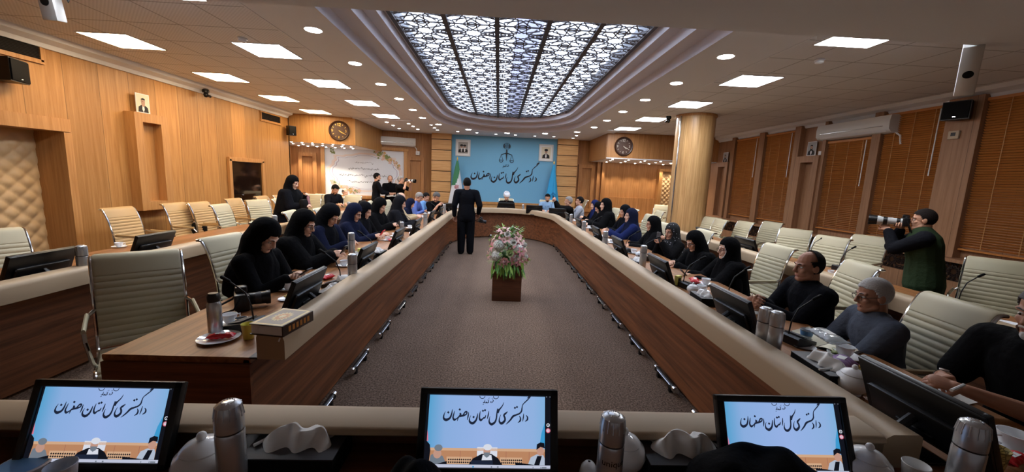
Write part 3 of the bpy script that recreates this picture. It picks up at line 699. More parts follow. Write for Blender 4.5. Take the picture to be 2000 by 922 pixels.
def picture(loc, rz, w, h, label, people, bg=CREAMP, frame=None, tilt=0.0):
    t = thing('framed_portrait', label, 'picture', loc, rz); t.rotation_euler = (tilt, 0, rz); fw = w*.085 if frame else 0
    b = B()
    if frame:
        for x, z, sx, sz in ((0, h/2-fw/2, w, fw), (0, -h/2+fw/2, w, fw), (w/2-fw/2, 0, fw, h-2*fw), (-w/2+fw/2, 0, fw, h-2*fw)): b.box((x, -.015, z), (sx, .03, sz), bev=.004)
        b.obj('frame', frame, t)
    b = B(); b.mi = 0; b.box((0, -.008, 0), (w-2*fw, .012, h-2*fw)); iw, ih = (w-2*fw)*(.78 if frame else .92), (h-2*fw)*(.8 if frame else .92)
    b.mi = 1; b.box((0, -.0145, 0), (iw, .001, ih))
    for k, (px, ps, hat, beard) in enumerate(people):
        def pr(mi, poly, lay): b.mi = mi; b.prism([(px*iw+x*ps*iw, y*ps*ih) for x, y in poly], .0006, (0, -.0152-.0012*lay-.006*k*.2, 0), (1, 0, 0), (0, 0, 1))
        base = -.5/ps
        pr(3, [(-.42, max(base, -.5)), (.42, max(base, -.5)), (.38, -.22), (.15, -.1), (-.15, -.1), (-.38, -.22)], 0)
        pr(5, [(-.09, -.34), (0, -.5 if ps <= 1 else -.46), (.09, -.34), (.07, -.1), (-.07, -.1)], 1)
        pr(2, oval(0, .07, .15, .19), 2)
        pr({'w': 5, 'g': 4, 'k': 3}.get(beard, 2), [(-.15, .06), (-.1, .0), (0, -.03), (.1, .0), (.15, .06), (.12, -.13), (0, -.2), (-.12, -.13)], 3)
        pr(3 if hat in 'th' else 2, (oval(0, .26, .21, .11) if hat == 't' else [(-.16, .1), (-.13, .2), (.13, .2), (.16, .1), (.15, .26), (0, .31), (-.15, .26)]), 4)
        for sx in (-.06, .06): pr(3, oval(sx, .1, .025, .012, 8), 5)
    b.obj('print', [WHITEB, bg, SKIN_P, INK, GREYB, WHITEB], t, smooth=False)
FRW = mat('frame_white', '#d3d6d8', .4)
picture((-1.34, YW, 2.76), 0, .54, .6, 'white-framed portrait of two bearded turbaned men, above the striped flag', [(-.15, .82, 't', 'w'), (.17, .78, 't', 'w')], GREYB, FRW)
picture((1.71, YW, 2.71), 0, .53, .61, 'white-framed portrait of one man in a black turban, above the plain blue flag', [(0, .95, 't', 'g')], CREAMP, FRW)
picture((XL+.06, 6.72, 2.66), math.pi/2, .24, .3, 'small sepia portrait plaque standing on the oak niche of the panelled wall', [(0, 1.0, 'h', 'n')], CREAMP, None, 0)
picture((XR-.05, 8.44, 2.63), -math.pi/2, .24, .3, 'small grey portrait plaque beside the large air conditioner', [(0, 1.0, 'h', 'k')], GREYB, None, 0)
picture((XR-.05, 11.7, 2.61), -math.pi/2, .24, .3, 'small portrait plaque on the niche next to the round column', [(0, 1.0, 'h', 'k')], GREYB, None, 0)
# floral banner
t = thing('wall_banner', 'large white floral banner with lines of script in an oak frame', 'banner', SP(1.15, .02, 1.72), math.atan2(sl.y, sl.x))
bw, bh = 2.6, 1.62
b = B()
for x, z, sx, sz in ((bw/2, bh/2+.05, bw+.3, .1), (bw/2, -bh/2-.06, bw+.3, .12), (-.06, 0, .12, bh), (bw+.06, 0, .12, bh)): b.box((x, -.05, z), (sx, .12, sz), bev=.006)
b.obj('frame', W_TRIM, t)
FL1 = mat('print_rose', '#d9b9a8', .7); FL2 = mat('print_leaf', '#7e8a55', .7); FL3 = mat('print_gold', '#c9a46a', .7); LINE = mat('print_mauve', '#9a86a4', .7); FIELD = mat('banner_field', '#dfe4ea', .7); EDGE = mat('banner_edge', '#e4d9d3', .7)
b = B(); b.mi = 0; b.box((bw/2, -.01, 0), (bw, .02, bh))
def cartouche(s_):
    P = []
    for k in range(120):
        a = 2*math.pi*k/120; r = 1+.05*math.cos(8*a)+.03*math.cos(16*a); c, q = math.cos(a), math.sin(a)
        P.append((bw/2+1.02*s_*r*math.copysign(abs(c)**.6, c), .56*s_*r*math.copysign(abs(q)**.6, q)))
    return P
lay = -.0205
for mi, s_ in ((1, 1.14), (2, 1.06), (1, 1.045), (3, .98), (1, .965)):
    b.mi = {1: 0, 2: 2, 3: 3}[mi] if mi != 1 else (4 if s_ > 1.1 else 1); b.prism(cartouche(s_), .001, (0, lay, 0), (1, 0, 0), (0, 0, 1)); lay -= .0012
random.seed(5)
def blossom(x, z, r, mi): b.mi = mi; b.prism([(x+r*(1+.35*math.cos(5*a))*math.cos(a), z+r*(1+.35*math.cos(5*a))*math.sin(a)) for a in [2*math.pi*i/20 for i in range(20)]], .001, (0, lay-random.random()*.001, 0), (1, 0, 0), (0, 0, 1))
for k in range(60):
    f = random.random(); x = bw*.62+f*bw*.33; z = bh*.42-f*f*bh*.3+random.gauss(0, .05); blossom(x, z, .022+.035*random.random(), random.choice([5, 6, 7, 5]))
for k in range(60):
    f = random.random(); x = bw*.06+f*bw*.36; z = -bh*.2-f**.5*bh*.22+random.gauss(0, .045); blossom(x, z, .022+.035*random.random(), random.choice([5, 6, 7, 5]))
for k in range(8): blossom(bw*.09+random.gauss(0, .04), bh*.4+random.gauss(0, .05), .03, 6)
b.mi = 8
GL = [STROKES[i] for i in (0, 1, 7, 9, 11, 13, 14, 15, 17, 2, 16)]
for z, x0, x1, sz in ((.34, .95, 1.55, .00022), (.13, .75, 1.75, .00034), (-.1, .42, 2.0, .00034), (-.33, .72, 1.6, .0003)):
    x = x1
    while x > x0:
        g = random.choice(GL); mx = max(p[0] for p in g); mn = min(p[0] for p in g); my = sum(p[1] for p in g)/len(g)
        b.ribbon([(p[0]-mx, -(p[1]-my)*.8, p[2]*1.1) for p in g], -.0012, (x, lay-.001, z+random.gauss(0, .012)), (1, 0, 0), (0, 0, 1), sz); x -= (mx-mn)*sz*1.12+.012
b.obj('print', [FIELD, FIELD, FL1, LINE, EDGE, FL1, FL2, FL3, INK], t, smooth=False)
# flags hanging from poles
def flag(loc, label, mats, pick, rot=0.0, emb=None):
    t = thing('standing_flag', label, 'flag', loc)
    B().lathe([(.17, 0), (.17, .02), (.05, .05), (.02, .08)], seg=24).obj('stand', GILT, t)
    B().tube([(0, 0, .05), (0, 0, 2.3)], .015).obj('pole', GILT, t); B().lathe([(.012, 2.3), (.03, 2.33), (.022, 2.37), (.002, 2.43)], seg=12).obj('finial', GILT, t)
    b = B(); nu, nv = 48, 24; P = []; 
    for j in range(nv+1):
        v = j/nv; z = 2.28-1.72*v; rx = .03+.25*v**.85; ry = .03+.1*v**.8
        for i in range(nu):
            a = 2*math.pi*i/nu; f = 1+.17*v*math.sin(7*a+2.2*v)+.08*v*math.sin(11*a)
            P.append((rx*f*math.cos(a)-.05*v+.03*v*v, ry*f*math.sin(a), z+.05*v*math.cos(a)))
    for j in range(nv):
        for i in range(nu):
            i2 = (i+1) % nu; b.mi = pick(i/nu, j/nv); o = len(b.v); b.f.append((j*nu+i, j*nu+i2, (j+1)*nu+i2, (j+1)*nu+i)); b.m.append(b.mi)
    b.v = P; b.obj('cloth', mats, t, ang=180)
    if emb: emb(t)
FG, FWH, FR = mat('flag_green', '#3f7f5a', .7), mat('flag_white', '#d5dae0', .7), mat('flag_red', '#b4474e', .7); FC = mat('flag_cyan', '#2f9fd8', .65); FN = mat('flag_ink', '#1d5f96', .7)
def emb1(t):
    b = B()
    for k, x in enumerate((-.06, -.03, 0, .03, .06)): b.tube([(x-.02+.01, -.118-.012, 1.27+.01*abs(k-2)), (x, -.125-.012, 1.36), (x+.02, -.122-.01, 1.43-.012*abs(k-2))], .008)
    b.obj('emblem', FR, t)
def emb2(t):
    b = B()
    for s_ in (STROKES[7], STROKES[9], STROKES[11], STROKES[13]):
        b.ribbon([(x-1050, -(y-520), w*1.1) for x, y, w in s_], -.006, (-.03, -.16, .92), (1, 0, 0), (0, .05, 1), .00052)
    b.tube([(-.12, -.14, 1.15), (0, -.155, 1.28), (.1, -.14, 1.2)], .01); b.tube([(0, -.155, 1.3), (.0, -.15, 1.05)], .009)
    b.obj('emblem', FN, t)
def pick1(u, v): 
    x = math.cos(2*math.pi*u); k = v*1.0 + .1*x
    return 0 if v < .42+.22*(-x) and v < .5 else 1
flag((-1.5, 14.25, 0), 'tall green, white and red flag draped on a pole beside the slatted pillar', [FG, FWH, FR], pick1, 0, emb1)
flag((1.98, 14.25, 0), 'plain bright blue flag draped on a pole behind the man in the pale blue jacket', [FC], lambda u, v: 0, 0, emb2)

# ---------------------------------------------------------------- the conference tables
def arcpath(pts, r, n=8):
    out = [V((*pts[0], 0))]
    for i in range(1, len(pts)-1):
        p = V((*pts[i], 0)); a = (V((*pts[i-1], 0))-p); c = (V((*pts[i+1], 0))-p); rr = min(r, a.length*.48, c.length*.48)
        A = p+a.normalized()*rr; C_ = p+c.normalized()*rr
        for k in range(n+1):
            t = k/n; out.append(A*(1-t)**2+p*2*t*(1-t)+C_*t*t)
    out.append(V((*pts[-1], 0))); return [(v.x, v.y) for v in out]
IN = arcpath([(-1.24, 1.92), (-1.24, 9.9), (-.75, 11.05), (.16, 11.38), (1.07, 11.05), (1.565, 9.9), (1.565, .75)], .75)
def table(name, label, path, trimpath=None, depth=.72):
    t = thing(name, label, 'conference table', (path[0][0], path[0][1], 0)); ox, oy = path[0]
    q = [(x-ox, y-oy) for x, y in path]; tq = [(x-ox, y-oy) for x, y in (trimpath or path)]
    B().sweep([(0, .03), (.03, .03), (.03, .73), (0, .73)], q).obj('front_panel', W_PANEL, t, smooth=False)
    B().sweep([(-.005, .712), (depth, .712), (depth+.004, .72), (depth+.004, .738), (depth, .744), (-.005, .744)], q).obj('desk_top', W_DESK, t, ang=35)
    B().sweep([(-.18, .735), (-.18, .835), (-.172, .858), (-.15, .87), (-.055, .87), (-.043, .862), (-.04, .85), (-.04, .735)], tq).obj('padded_ledge', TRIM, t, ang=50)
    B().sweep([(-.04, .735), (-.04, .745), (.0, .745), (.0, .735)], tq).obj('ledge_seat', W_DARK, t, smooth=False)
    return t, q
t, q = table('conference_table', 'long horseshoe conference table with padded beige ledge round the flower stand', IN, [(x, y) for x, y in IN[:-1]]+[(1.565, 1.2)])
B().box((-.355, -.004, .365), (.73, .024, .69)).obj('end_panel', W_PANELX, t, smooth=False)
b = B()
for k in range(11): b.box((-.36 if k < 5 else 2.8+.36, .9+1.7*(k % 5) if k < 10 else 0, .36), (.66, .03, .7))
b.obj('divider', W_PANELX, t, smooth=False)
seams = [(-1.238, y) for y in (4.4, 6.9, 9.0)]+[(1.563, y) for y in (3.7, 6.2, 8.6)]
t2, q2 = table('back_row_table', 'second-row table with beige ledge on the padded-door side', arcpath([(-3.42, 1.2), (-3.42, 12.0)], .1), None, .9)
B().box((-.45, 10.79, .36), (.9, .022, .7)).obj('end_panel', W_PANELX, t2, smooth=False)
t3, q3 = table('back_row_table', 'second-row table with beige ledge on the window-blind side', arcpath([(3.56, 8.2), (3.56, 1.4)], .1), None, .75)
B().box((.37, 0, .36), (.74, .022, .7)).obj('end_panel', W_PANELX, t3, smooth=False)
# nearest table across the room, seen from its users' side
t4 = thing('head_table', 'nearest table across the room carrying three lit monitors', 'conference table', (-2.9, 1.36, 0))
B().box((2.18, -.06, .38), (4.34, .03, .7)).obj('front_panel', W_PANELX, t4, smooth=False)
B().box((2.2, -.56, .728), (4.4, 1.0, .032), bev=.006).obj('desk_top', W_DESKX, t4)
B().sweep([(-.09, .842), (-.09, .858), (-.08, .868), (-.065, .87), (.035, .87), (.048, .864), (.052, .85), (.045, .842)], [(4.275, -.125), (0, -.125)]).obj('padded_ledge', TRIM, t4, ang=50)
CHIP = mat('chipboard', '#a08560', .9, bump=.3, bscale=300)
b = B().box((2.13, -.06, .793), (4.26, .022, .098)); b.obj('ledge_upright', W_PANELX, t4, smooth=False)
B().box((4.264, -.06, .793), (.006, .024, .098)).obj('raw_edge', CHIP, t4, smooth=False)
# foot rails by the panels: black tubes with bright ends
def footrest(x, y, rz, label, first=[None]):
    if first[0] is None:
        t = thing('foot_rail', label, 'foot rail', (x, y, 0), rz, 'black foot rails along the horseshoe table')
        B().tube([(0, -.17, .055), (0, .17, .055)], .022, 10).obj('tube', BLACKP, t)
        B().tube([(.018, -.13, .064), (.018, .13, .064)], .005, 6).obj('strip', CHROME, t)
        for s_ in (-1, 1): B().tube([(.0, .17*s_, .055), (0, .2*s_, .055)], .027, 10).obj('end_cap', CHROME, t); B().box((0, .12*s_, .02), (.04, .03, .04)).obj('foot', BLACKP, t)
        first[0] = t
    else: dup(first[0], (x, y, 0), rz, label)
for k in range(11): footrest(-1.17, 2.55+.74*k, 0, 'black foot rail with bright ends on the carpet, women-with-phones side, %s from the book end' % ORD[k])
for k in range(13): footrest(1.5, 1.7+.7*k, math.pi, 'black foot rail with bright ends on the carpet, grey-shirt side, %s from the head table' % ORD[k])
for k in range(3): footrest(-.35+.5*k, 11.26, math.pi/2, 'black foot rail under the far table panel, %s from the standing man' % ORD[k])

# ---------------------------------------------------------------- chairs
def chair_proto(name, leather, label, group):
    t = thing(name, label, 'chair', (0, 0, 0), 0, group); w = .455
    def slab(cl, thick, ribs, smooth_from, nm):
        pts = [V((0, y, z)) for y, z in cl]; q = []
        for i in range(len(pts)-1):
            a, b_, c, d = pts[max(i-1, 0)], pts[i], pts[i+1], pts[min(i+2, len(pts)-1)]
            for k in range(12):
                s_ = k/12; q.append(.5*((2*b_)+(c-a)*s_+(2*a-5*b_+4*c-d)*s_*s_+(3*b_-a-3*c+d)*s_**3))
        q.append(pts[-1]); L = [0]
        for i in range(1, len(q)): L.append(L[-1]+(q[i]-q[i-1]).length)
        F_, R_ = [], []; N = 150
        for i in range(N+1):
            s_ = L[-1]*i/N; j = max(k for k in range(len(L)) if L[k] <= s_+1e-9); j = min(j, len(q)-2)
            p = q[j].lerp(q[j+1], (s_-L[j])/max(1e-6, L[j+1]-L[j])); d = (q[j+1]-q[j]).normalized(); nrm = V((0, -d.z, d.y))
            f = s_/L[-1]; off = thick*.55
            if f < smooth_from: off += .011*abs(math.sin(math.pi*ribs*f/smooth_from))**.5
            else: off += .011
            F_.append(p+nrm*off); R_.append(p-nrm*off)
        prof = F_+R_[::-1]; k = len(prof); b = B(); xs = (-w/2, -w/2+.012, w/2-.012, w/2)
        c0 = [(F_[min(i, N)] if i <= N else R_[2*N+1-i]) for i in range(k)]
        mid = [(F_[i]+R_[i])/2 for i in range(N+1)]; mid = mid+mid[::-1]
        P = []
        for x in xs:
            sq = .55 if abs(x) > w/2-.001 else 1.0
            P += [(x, (m+(p-m)*sq).y, (m+(p-m)*sq).z) for p, m in zip(prof, mid)]
        F = [(a*k+i, a*k+(i+1) % k, (a+1)*k+(i+1) % k, (a+1)*k+i) for a in range(3) for i in range(k)]
        for a in (0, 3):
            for i in range(N): F.append((a*k+i, a*k+i+1, a*k+k-2-i, a*k+k-1-i))
        b.add(P, F); b.obj(nm, leather, t, ang=50)
        return q
    back = [(-.2, .47), (-.245, .56), (-.26, .7), (-.3, .88), (-.345, 1.0), (-.375, 1.05), (-.415, 1.055)]
    seat = [(-.18, .452), (-.05, .44), (.1, .452), (.2, .462), (.25, .44), (.262, .40)]
    qb = slab(back, .012, 11, .74, 'backrest'); qs = slab(seat, .02, 8, 1.01, 'seat')
    for s_ in (-1, 1):
        x = s_*(w/2+.008)
        B().tube([(x, p.y, p.z) for p in (qs[::-4]+qb[::4])], .011, 8).obj('side_rail', CHROME, t)
        B().tube([(x, -.262, .72), (x+s_*.03, -.2, .7), (x+s_*.035, -.05, .69), (x+s_*.035, .12, .685), (x+s_*.03, .16, .64), (x+s_*.012, .14, .5), (x, .1, .455)], .011, 8).obj('arm_frame', CHROME, t)
        B().tube([(x+s_*.034, -.19, .706), (x+s_*.035, -.05, .70), (x+s_*.035, .13, .693)], .02, 8, flat=.55).obj('armrest', leather, t)
    B().tube([(-w/2, -.345, 1.0), (w/2, -.345, 1.0)], .006, 8).obj('cross_bar', CHROME, t)
    B().box((0, 0, .405), (.2, .26, .03), bev=.01).lathe([(.03, .1), (.03, .25), (.022, .25), (.022, .4)], seg=16).obj('column', BLACKP, t)
    b = B()
    for k in range(5):
        a = 2*math.pi*k/5+.3; b.tube([(0, 0, .115), (.14*math.cos(a), .14*math.sin(a), .1), (.29*math.cos(a), .29*math.sin(a), .075)], [.028, .022, .014], 8)
    b.obj('star_base', CHROME, t)
    cm = None
    for k in range(5):
        a = 2*math.pi*k/5+.3
        if cm is None: cm = B().lathe([(.028, -.02), (.03, 0), (.028, .02)], seg=14, rot=(math.pi/2, 0, 0)).lathe([(.01, 0), (.01, .045)], seg=8).mesh('caster', BLACKP)
        link('caster', cm, t, (.29*math.cos(a), .29*math.sin(a), .031))
    return t
PROTO = {}
def chair(p, face, label, kind='cream', zt=1.055, q=None, jit=0.0):
    if p[1] < 20: T = V((p[0], p[1]+.39, 0)); f = V(face).normalized()
    elif q is not None:
        A, C_ = at(p[0], p[1], zt), at(q[0], q[1], zt); T = (A+C_)/2; d = (C_-A); n = V((-d.y, d.x, 0)).normalized()
        if n.dot(face) < 0: n = -n
        f = (n*1.0+V(face)*.35).normalized()
    else:
        T = at(p[0], p[1], zt); f = V(face).normalized(); a = jit; f = V((f.x*math.cos(a)-f.y*math.sin(a), f.x*math.sin(a)+f.y*math.cos(a), 0))
    loc = (T.x+f.x*.39, T.y+f.y*.39, 0)
    if kind == 'tan': loc = (max(loc[0], -5.2), loc[1], 0)
    rz = math.atan2(f.y, f.x)-math.pi/2
    g = {'cream': 'cream swivel chairs', 'tan': 'chairs along the panelled wall'}[kind]
    if kind not in PROTO:
        t = chair_proto('swivel_chair', CREAM if kind == 'cream' else TAN, label, g); PROTO[kind] = t; t.location = loc; t.rotation_euler = (0, 0, rz); return t
    return dup(PROTO[kind], loc, rz, label)
EX, WX, SX = V((1, 0, 0)), V((-1, 0, 0)), V((0, -1, 0))
chair((168, 504), EX+SX*1.2, 'empty cream ribbed swivel chair turned to the camera at the thick book end', q=(358, 489))
chair((364, 474), EX, 'empty cream chair behind the camera lying on the table, next to the nearest woman', q=(487, 453))
chair((479, 441), EX, 'cream chair behind the head of the nearest woman, steel flask showing above it', q=(530, 425))
chair((545, 419), EX, 'cream chair behind the woman wearing glasses and a black chador', q=(582, 409))
chair((622, 408), EX, 'cream chair pushed between the second and third seated women', jit=.1)
chair((722, 394), EX, 'cream chair behind the hooded woman typing on her phone', jit=.2)
chair((752, 392), EX, 'cream chair beside the seated woman nearest the standing men', jit=-.2)
chair((-34, 452), EX, 'cream chair cut by the frame edge beside the tufted door', jit=-.4)
chair((406, 403), EX, 'cream second-row chair by the end of the second-row desk, behind the camera bag', q=(447, 398))
chair((481, 392), EX, 'cream second-row chair in front of the dark interior window', q=(520, 391))
chair((541, 389), EX, 'cream second-row chair right behind the standing woman', jit=.1)
chair((229, 407), EX, 'tan chair with curved arms alone against the panelled wall, nearest the tufted door', 'tan')
chair((338, 398), EX, 'tan chair under the oak niche holding a black bag', 'tan')
chair((386, 396), EX, 'tan chair just past the oak niche, second beyond the bag', 'tan')
chair((454, 389), EX, 'tan chair below the near edge of the interior window', 'tan')
chair((509, 384), EX, 'tan chair below the far edge of the interior window', 'tan')
chair((543, 382), EX, 'tan chair in the corner behind the standing woman', 'tan')
for k, (px, py) in enumerate(((612, 377), (632, 377))): chair((px, py), SX, ('cream chair before the alcove, beside the standing woman', 'cream chair before the alcove, beside the seated man in a black T-shirt')[k], zt=1.1)
chair((690, 380), SX, 'cream chair below the floral banner, beside the man in a beige shirt', zt=1.1)
chair((1494, 475), WX, 'empty cream chair between the woman in white-lined chador and the balding man', q=(1557, 490))
chair((1365, 448), WX, 'cream chair behind the woman bending over her hands', q=(1396, 456))
chair((1659, 508), WX, 'cream chair behind the balding man in the black shirt', q=(1718, 529))
chair((1809, 572), WX, 'large empty cream chair between the grey-shirted man and the man with a watch', q=(1952, 617))
chair((1265, 419), WX, 'cream chair behind the woman in the navy headscarf', q=(1279, 422))
chair((1206, 408), WX, 'cream chair behind the tall woman in the black chador', jit=.15)
chair((1243, 410), WX, 'cream chair seen past the navy headscarf, with a bag on its arm', jit=-.1)
chair((1298, 437), WX, 'cream chair beside the woman holding up a phone', jit=.1)
chair((1.62, 12.5), SX, 'cream chair of the man in the pale blue jacket', zt=1.1)
chair((.27, 12.47), SX, 'cream chair with high back of the cleric in the white turban', zt=1.16)
chair((1146, 390), WX, 'cream chair behind the man in the grey suit jacket', zt=1.08)
chair((1385, 425), WX, 'cream second-row chair half hidden by the round column', q=(1400, 427))
chair((1401, 428), WX, 'cream second-row chair next to the round column, turned to the aisle', q=(1420, 432))
chair((1444, 432), WX, 'cream second-row chair behind the dark second-row monitor, below the blind by the column', q=(1473, 437))
chair((1493, 433), WX, 'tall cream second-row chair below the second blind from the column', q=(1530, 438))
chair((1531, 447), WX, 'cream second-row chair in front of the niche beside the air conditioner', q=(1581, 452))
chair((1604, 461), WX, 'cream second-row chair below the air conditioner, by a gooseneck microphone', q=(1654, 468))
chair((1669, 459), WX, 'cream second-row chair beside the green-vested photographer', q=(1738, 467))
chair((1908, 505), WX, 'yellowish cream second-row chair behind the gooseneck microphone at the frame edge', q=(2000, 515))
chair((1293, 400), SX+WX, 'cream chair against the tufted door in the far bay', zt=1.08)
chair((1291, 411), WX, 'cream chair in front of the far bay chair, beside the column', zt=1.08)

# ---------------------------------------------------------------- monitors
def screen_mats():
    m = bpy.data.materials.new('screen_blue'); m.use_nodes = True; nt = m.node_tree; nt.nodes.clear(); L = nt.links.new
    e = node(nt, 'Emission'); o = node(nt, 'OutputMaterial'); tc = node(nt, 'TexCoord'); sp = node(nt, 'SeparateXYZ'); L(tc.outputs['Object'], sp.inputs[0])
    mr = node(nt, 'MapRange'); L(sp.outputs['X'], mr.inputs[0]); mr.inputs[1].default_value = -.2; mr.inputs[2].default_value = .2
    cr = nt.nodes.new('ShaderNodeValToRGB'); cr.color_ramp.elements[0].color = lin('#7fb6e2'); cr.color_ramp.elements[1].color = lin('#5fa8d8'); cr.color_ramp.elements[1].position = .98
    for p_, c_ in ((.14, '#95b8e8'), (.5, '#9db9ee'), (.85, '#8fb4e6')):
        x = cr.color_ramp.elements.new(p_); x.color = lin(c_)
    L(mr.outputs[0], cr.inputs[0]); L(cr.outputs[0], e.inputs[0]); e.inputs[1].default_value = .38; L(e.outputs[0], o.inputs[0])
    return [m]+[emat('screen_'+n_, c, .38) for n_, c in (('ink', '#20283c'), ('oak', '#c08a66'), ('oak_light', '#d8ae8c'), ('white', '#e0e4f0'), ('skin', '#c79a88'), ('black', '#14161f'), ('grey', '#76808c'), ('pale', '#b7c3d6'), ('bar', '#c6cbe0'), ('red', '#e07890'), ('cyan', '#3f9fd6'), ('rust', '#a5685a'))]
SM = screen_mats()
SWd, SHt = .40, .222
def screen_mesh():
    b = B(); U = lambda x: (x-100)/1300*SWd-SWd/2; W_ = lambda y: SHt-(y-75)/813*SHt
    def poly(mi, pts, lay): b.mi = mi; b.prism([(U(x), W_(y)) for x, y in pts], .00015, (0, .0002+.0002*lay, 0), (-1, 0, 0), (0, 0, 1))
    def rect(mi, x0, y0, x1, y1, lay): poly(mi, [(x0, y0), (x1, y0), (x1, y1), (x0, y1)], lay)
    rect(6, 95, 70, 1408, 890, 0); rect(0, 115, 95, 1346, 680, 1)
    rect(2, 115, 672, 1346, 842, 2); rect(3, 115, 672, 1346, 700, 3)
    for x in (465, 940, 1180): rect(12, x, 702, x+4, 790, 3)
    rect(3, 330, 765, 590, 842, 3); rect(3, 880, 765, 1110, 842, 3)
    for k in range(11): 
        for j in range(2): poly(6, [(342+22*k, 795+28*j), (353+22*k, 782+28*j), (362+22*k, 795+28*j), (353+22*k, 805+28*j)], 4); poly(6, [(892+20*k, 795+28*j), (902+20*k, 782+28*j), (910+20*k, 795+28*j), (902+20*k, 805+28*j)], 4)
    ov = lambda cx, cy, rx, ry: [(cx+rx*math.cos(2*math.pi*i/18), cy+ry*math.sin(2*math.pi*i/18)) for i in range(18)]
    # cleric, man with bowed head, man in pale jacket, dark figure, flags
    rect(4, 640, 660, 850, 760, 3); poly(6, [(560, 842), (600, 780), (690, 730), (790, 730), (860, 775), (905, 842)], 4); poly(4, [(700, 742), (790, 742), (800, 800), (690, 800)], 5); poly(5, ov(742, 708, 36, 52), 6); poly(7, [(710, 715), (775, 715), (768, 752), (742, 770), (716, 752)], 7); poly(4, ov(748, 658, 44, 34), 8)
    poly(1, [(585, 800), (805, 795), (808, 842), (580, 842)], 8)
    poly(7, [(150, 842), (165, 750), (215, 725), (290, 760), (330, 842)], 4); poly(5, ov(232, 735, 42, 50), 5); poly(7, ov(240, 672, 42, 36), 6); poly(6, [(230, 842), (335, 810), (335, 842)], 6)
    poly(8, [(1170, 842), (1200, 760), (1260, 728), (1330, 735), (1346, 770), (1346, 842)], 4); poly(6, [(1268, 745), (1315, 745), (1290, 842), (1235, 842)], 5); poly(5, ov(1300, 690, 38, 52), 6); poly(6, [(1258, 680), (1262, 620), (1300, 598), (1340, 606), (1346, 660), (1300, 648)], 7); poly(6, [(1040, 815), (1230, 838), (1230, 842), (1040, 842)], 6)
    poly(6, [(115, 842), (115, 600), (150, 640), (158, 700), (150, 842)], 5); poly(10, [(115, 480), (125, 540), (130, 600), (115, 600)], 4); poly(11, [(1346, 380), (1310, 500), (1290, 640), (1346, 640)], 2)
    rect(9, 95, 845, 1408, 888, 3)
    for x, w in ((606, 18), (795, 14), (860, 16), (1225, 8), (1305, 8), (1340, 50)): rect(11 if x < 700 else 7, x-w/2, 860, x+w/2, 874, 4)
    b.mi = 4
    for cy, r, mi in ((410, 20, 4), (470, 26, 10)):
        poly(mi, ov(1380, cy, r*.9, r), 3); poly(6 if mi == 4 else 4, ov(1380, cy, r*.55, r*.6), 4); poly(4 if mi == 4 else 10, ov(1380, cy, r*.2, r*.25), 5)
    rect(4, 100, 78, 132, 88, 3)
    for x in (1362, 1400): rect(7, x-5, 90, x+5, 100, 3)
    # the words on the filmed wall; they run over the same width as in the broadcast
    b.mi = 1; sc = (1170-262)/1635/1300*SWd; ux = V((-1, 0, 0)); o = V((-(U(716)), .0006, W_(318)))
    bb = B(); big_text(bb, .0002, (0, 0, 0), (1, 0, 0), (0, 0, 1), sc*.985); 
    small_text(bb, .0002, (U(735)-U(716), 0, W_(155)-W_(318)), (1, 0, 0), (0, 0, 1), sc*.985)
    for cx in (672, 817): bb.tube([(U(cx)-U(716)+.0085*math.cos(math.radians(a)), 0, W_(98)-W_(318)+.008*math.sin(math.radians(a))) for a in range(180, 361, 20)], .001, 6, flat=.2)
    b.mi = 1; b.add([(-(x+U(716)), .0012+abs(y)*.2, z+W_(318)) for x, y, z in bb.v], bb.f)
    me = b.mesh('screen', SM, smooth=False)
    return me
# (mirrored horizontally because the local X axis of a monitor points to its users' left)
def monitor_proto(label, lit):
    t = thing('monitor', label, 'monitor', (0, 0, 0), 0, 'lit monitors of the head table' if lit else 'black monitors turned to the seated people')
    R = M.Rotation(math.radians(22), 3, 'X'); pv = V((0, .075, .773))        # users on +Y, screen leans back towards -Y
    def tilt(b): b.v = [tuple(R @ V(p)+pv-V((0, 0, 0))) for p in b.v]; return b
    Hh, Ww = .256, .45
    b = B()
    for x, z, sx, sz in ((0, Hh-.01, Ww, .02), (0, .01, Ww, .02), (Ww/2-.012, Hh/2, .024, Hh), (-Ww/2+.012, Hh/2, .024, Hh)): b.box((x, 0, z), (sx, .022, sz), bev=.003)
    b.box((0, -.014, Hh/2), (Ww-.004, .012, Hh-.004), bev=.003); b.box((0, -.028, Hh*.38), (Ww*.8, .03, Hh*.5), bev=.012)
    b.box((0, -.045, Hh*.25), (Ww*.3, .012, Hh*.1), bev=.003)
    tilt(b).obj('casing', BLACKP, t)
    me = screen_mesh() if lit else None
    if lit:
        s_ = link('screen', me, t); s_.matrix_local = M.Translation(pv) @ R.to_4x4() @ M.Translation((0, .002, .017))
    else: tilt(B().box((0, .004, Hh/2), (Ww-.044, .002, Hh-.036))).obj('screen', DARKG, t, smooth=False)
    B().box((0, -.05, .752), (.22, .16, .014), bev=.005).tube([(0, -.05, .755), (0, -.06, .82), (0, .0, .87)], .018, flat=1.0).obj('stand', BLACKP, t)
    tilt(B().box((0, -.0345, Hh*.58), (Ww*.82, .006, .008))).obj('rear_lip', GREYP, t)
    return t
MON = {}
def monitor(px, py, users, label, lit=False, zt=1.01):
    T = at(px, py, zt); f = V(users).normalized(); k = lit
    loc = T+f*.021; loc.z = 0; rz = math.atan2(f.y, f.x)-math.pi/2
    if k not in MON: MON[k] = monitor_proto(label, lit); MON[k].location = loc; MON[k].rotation_euler = (0, 0, rz); return MON[k]
    return dup(MON[k], loc, rz, label)
NY_ = V((0, -1, 0))
monitor(220, 743, NY_, 'lit monitor on the head table nearest the overhanging table end, beside the tall steel flask', True)
monitor(957, 759, NY_, 'lit monitor in the middle of the head table below the carpet aisle', True)
monitor(1522, 773, NY_, 'lit monitor on the head table partly hidden by the black cloth', True)
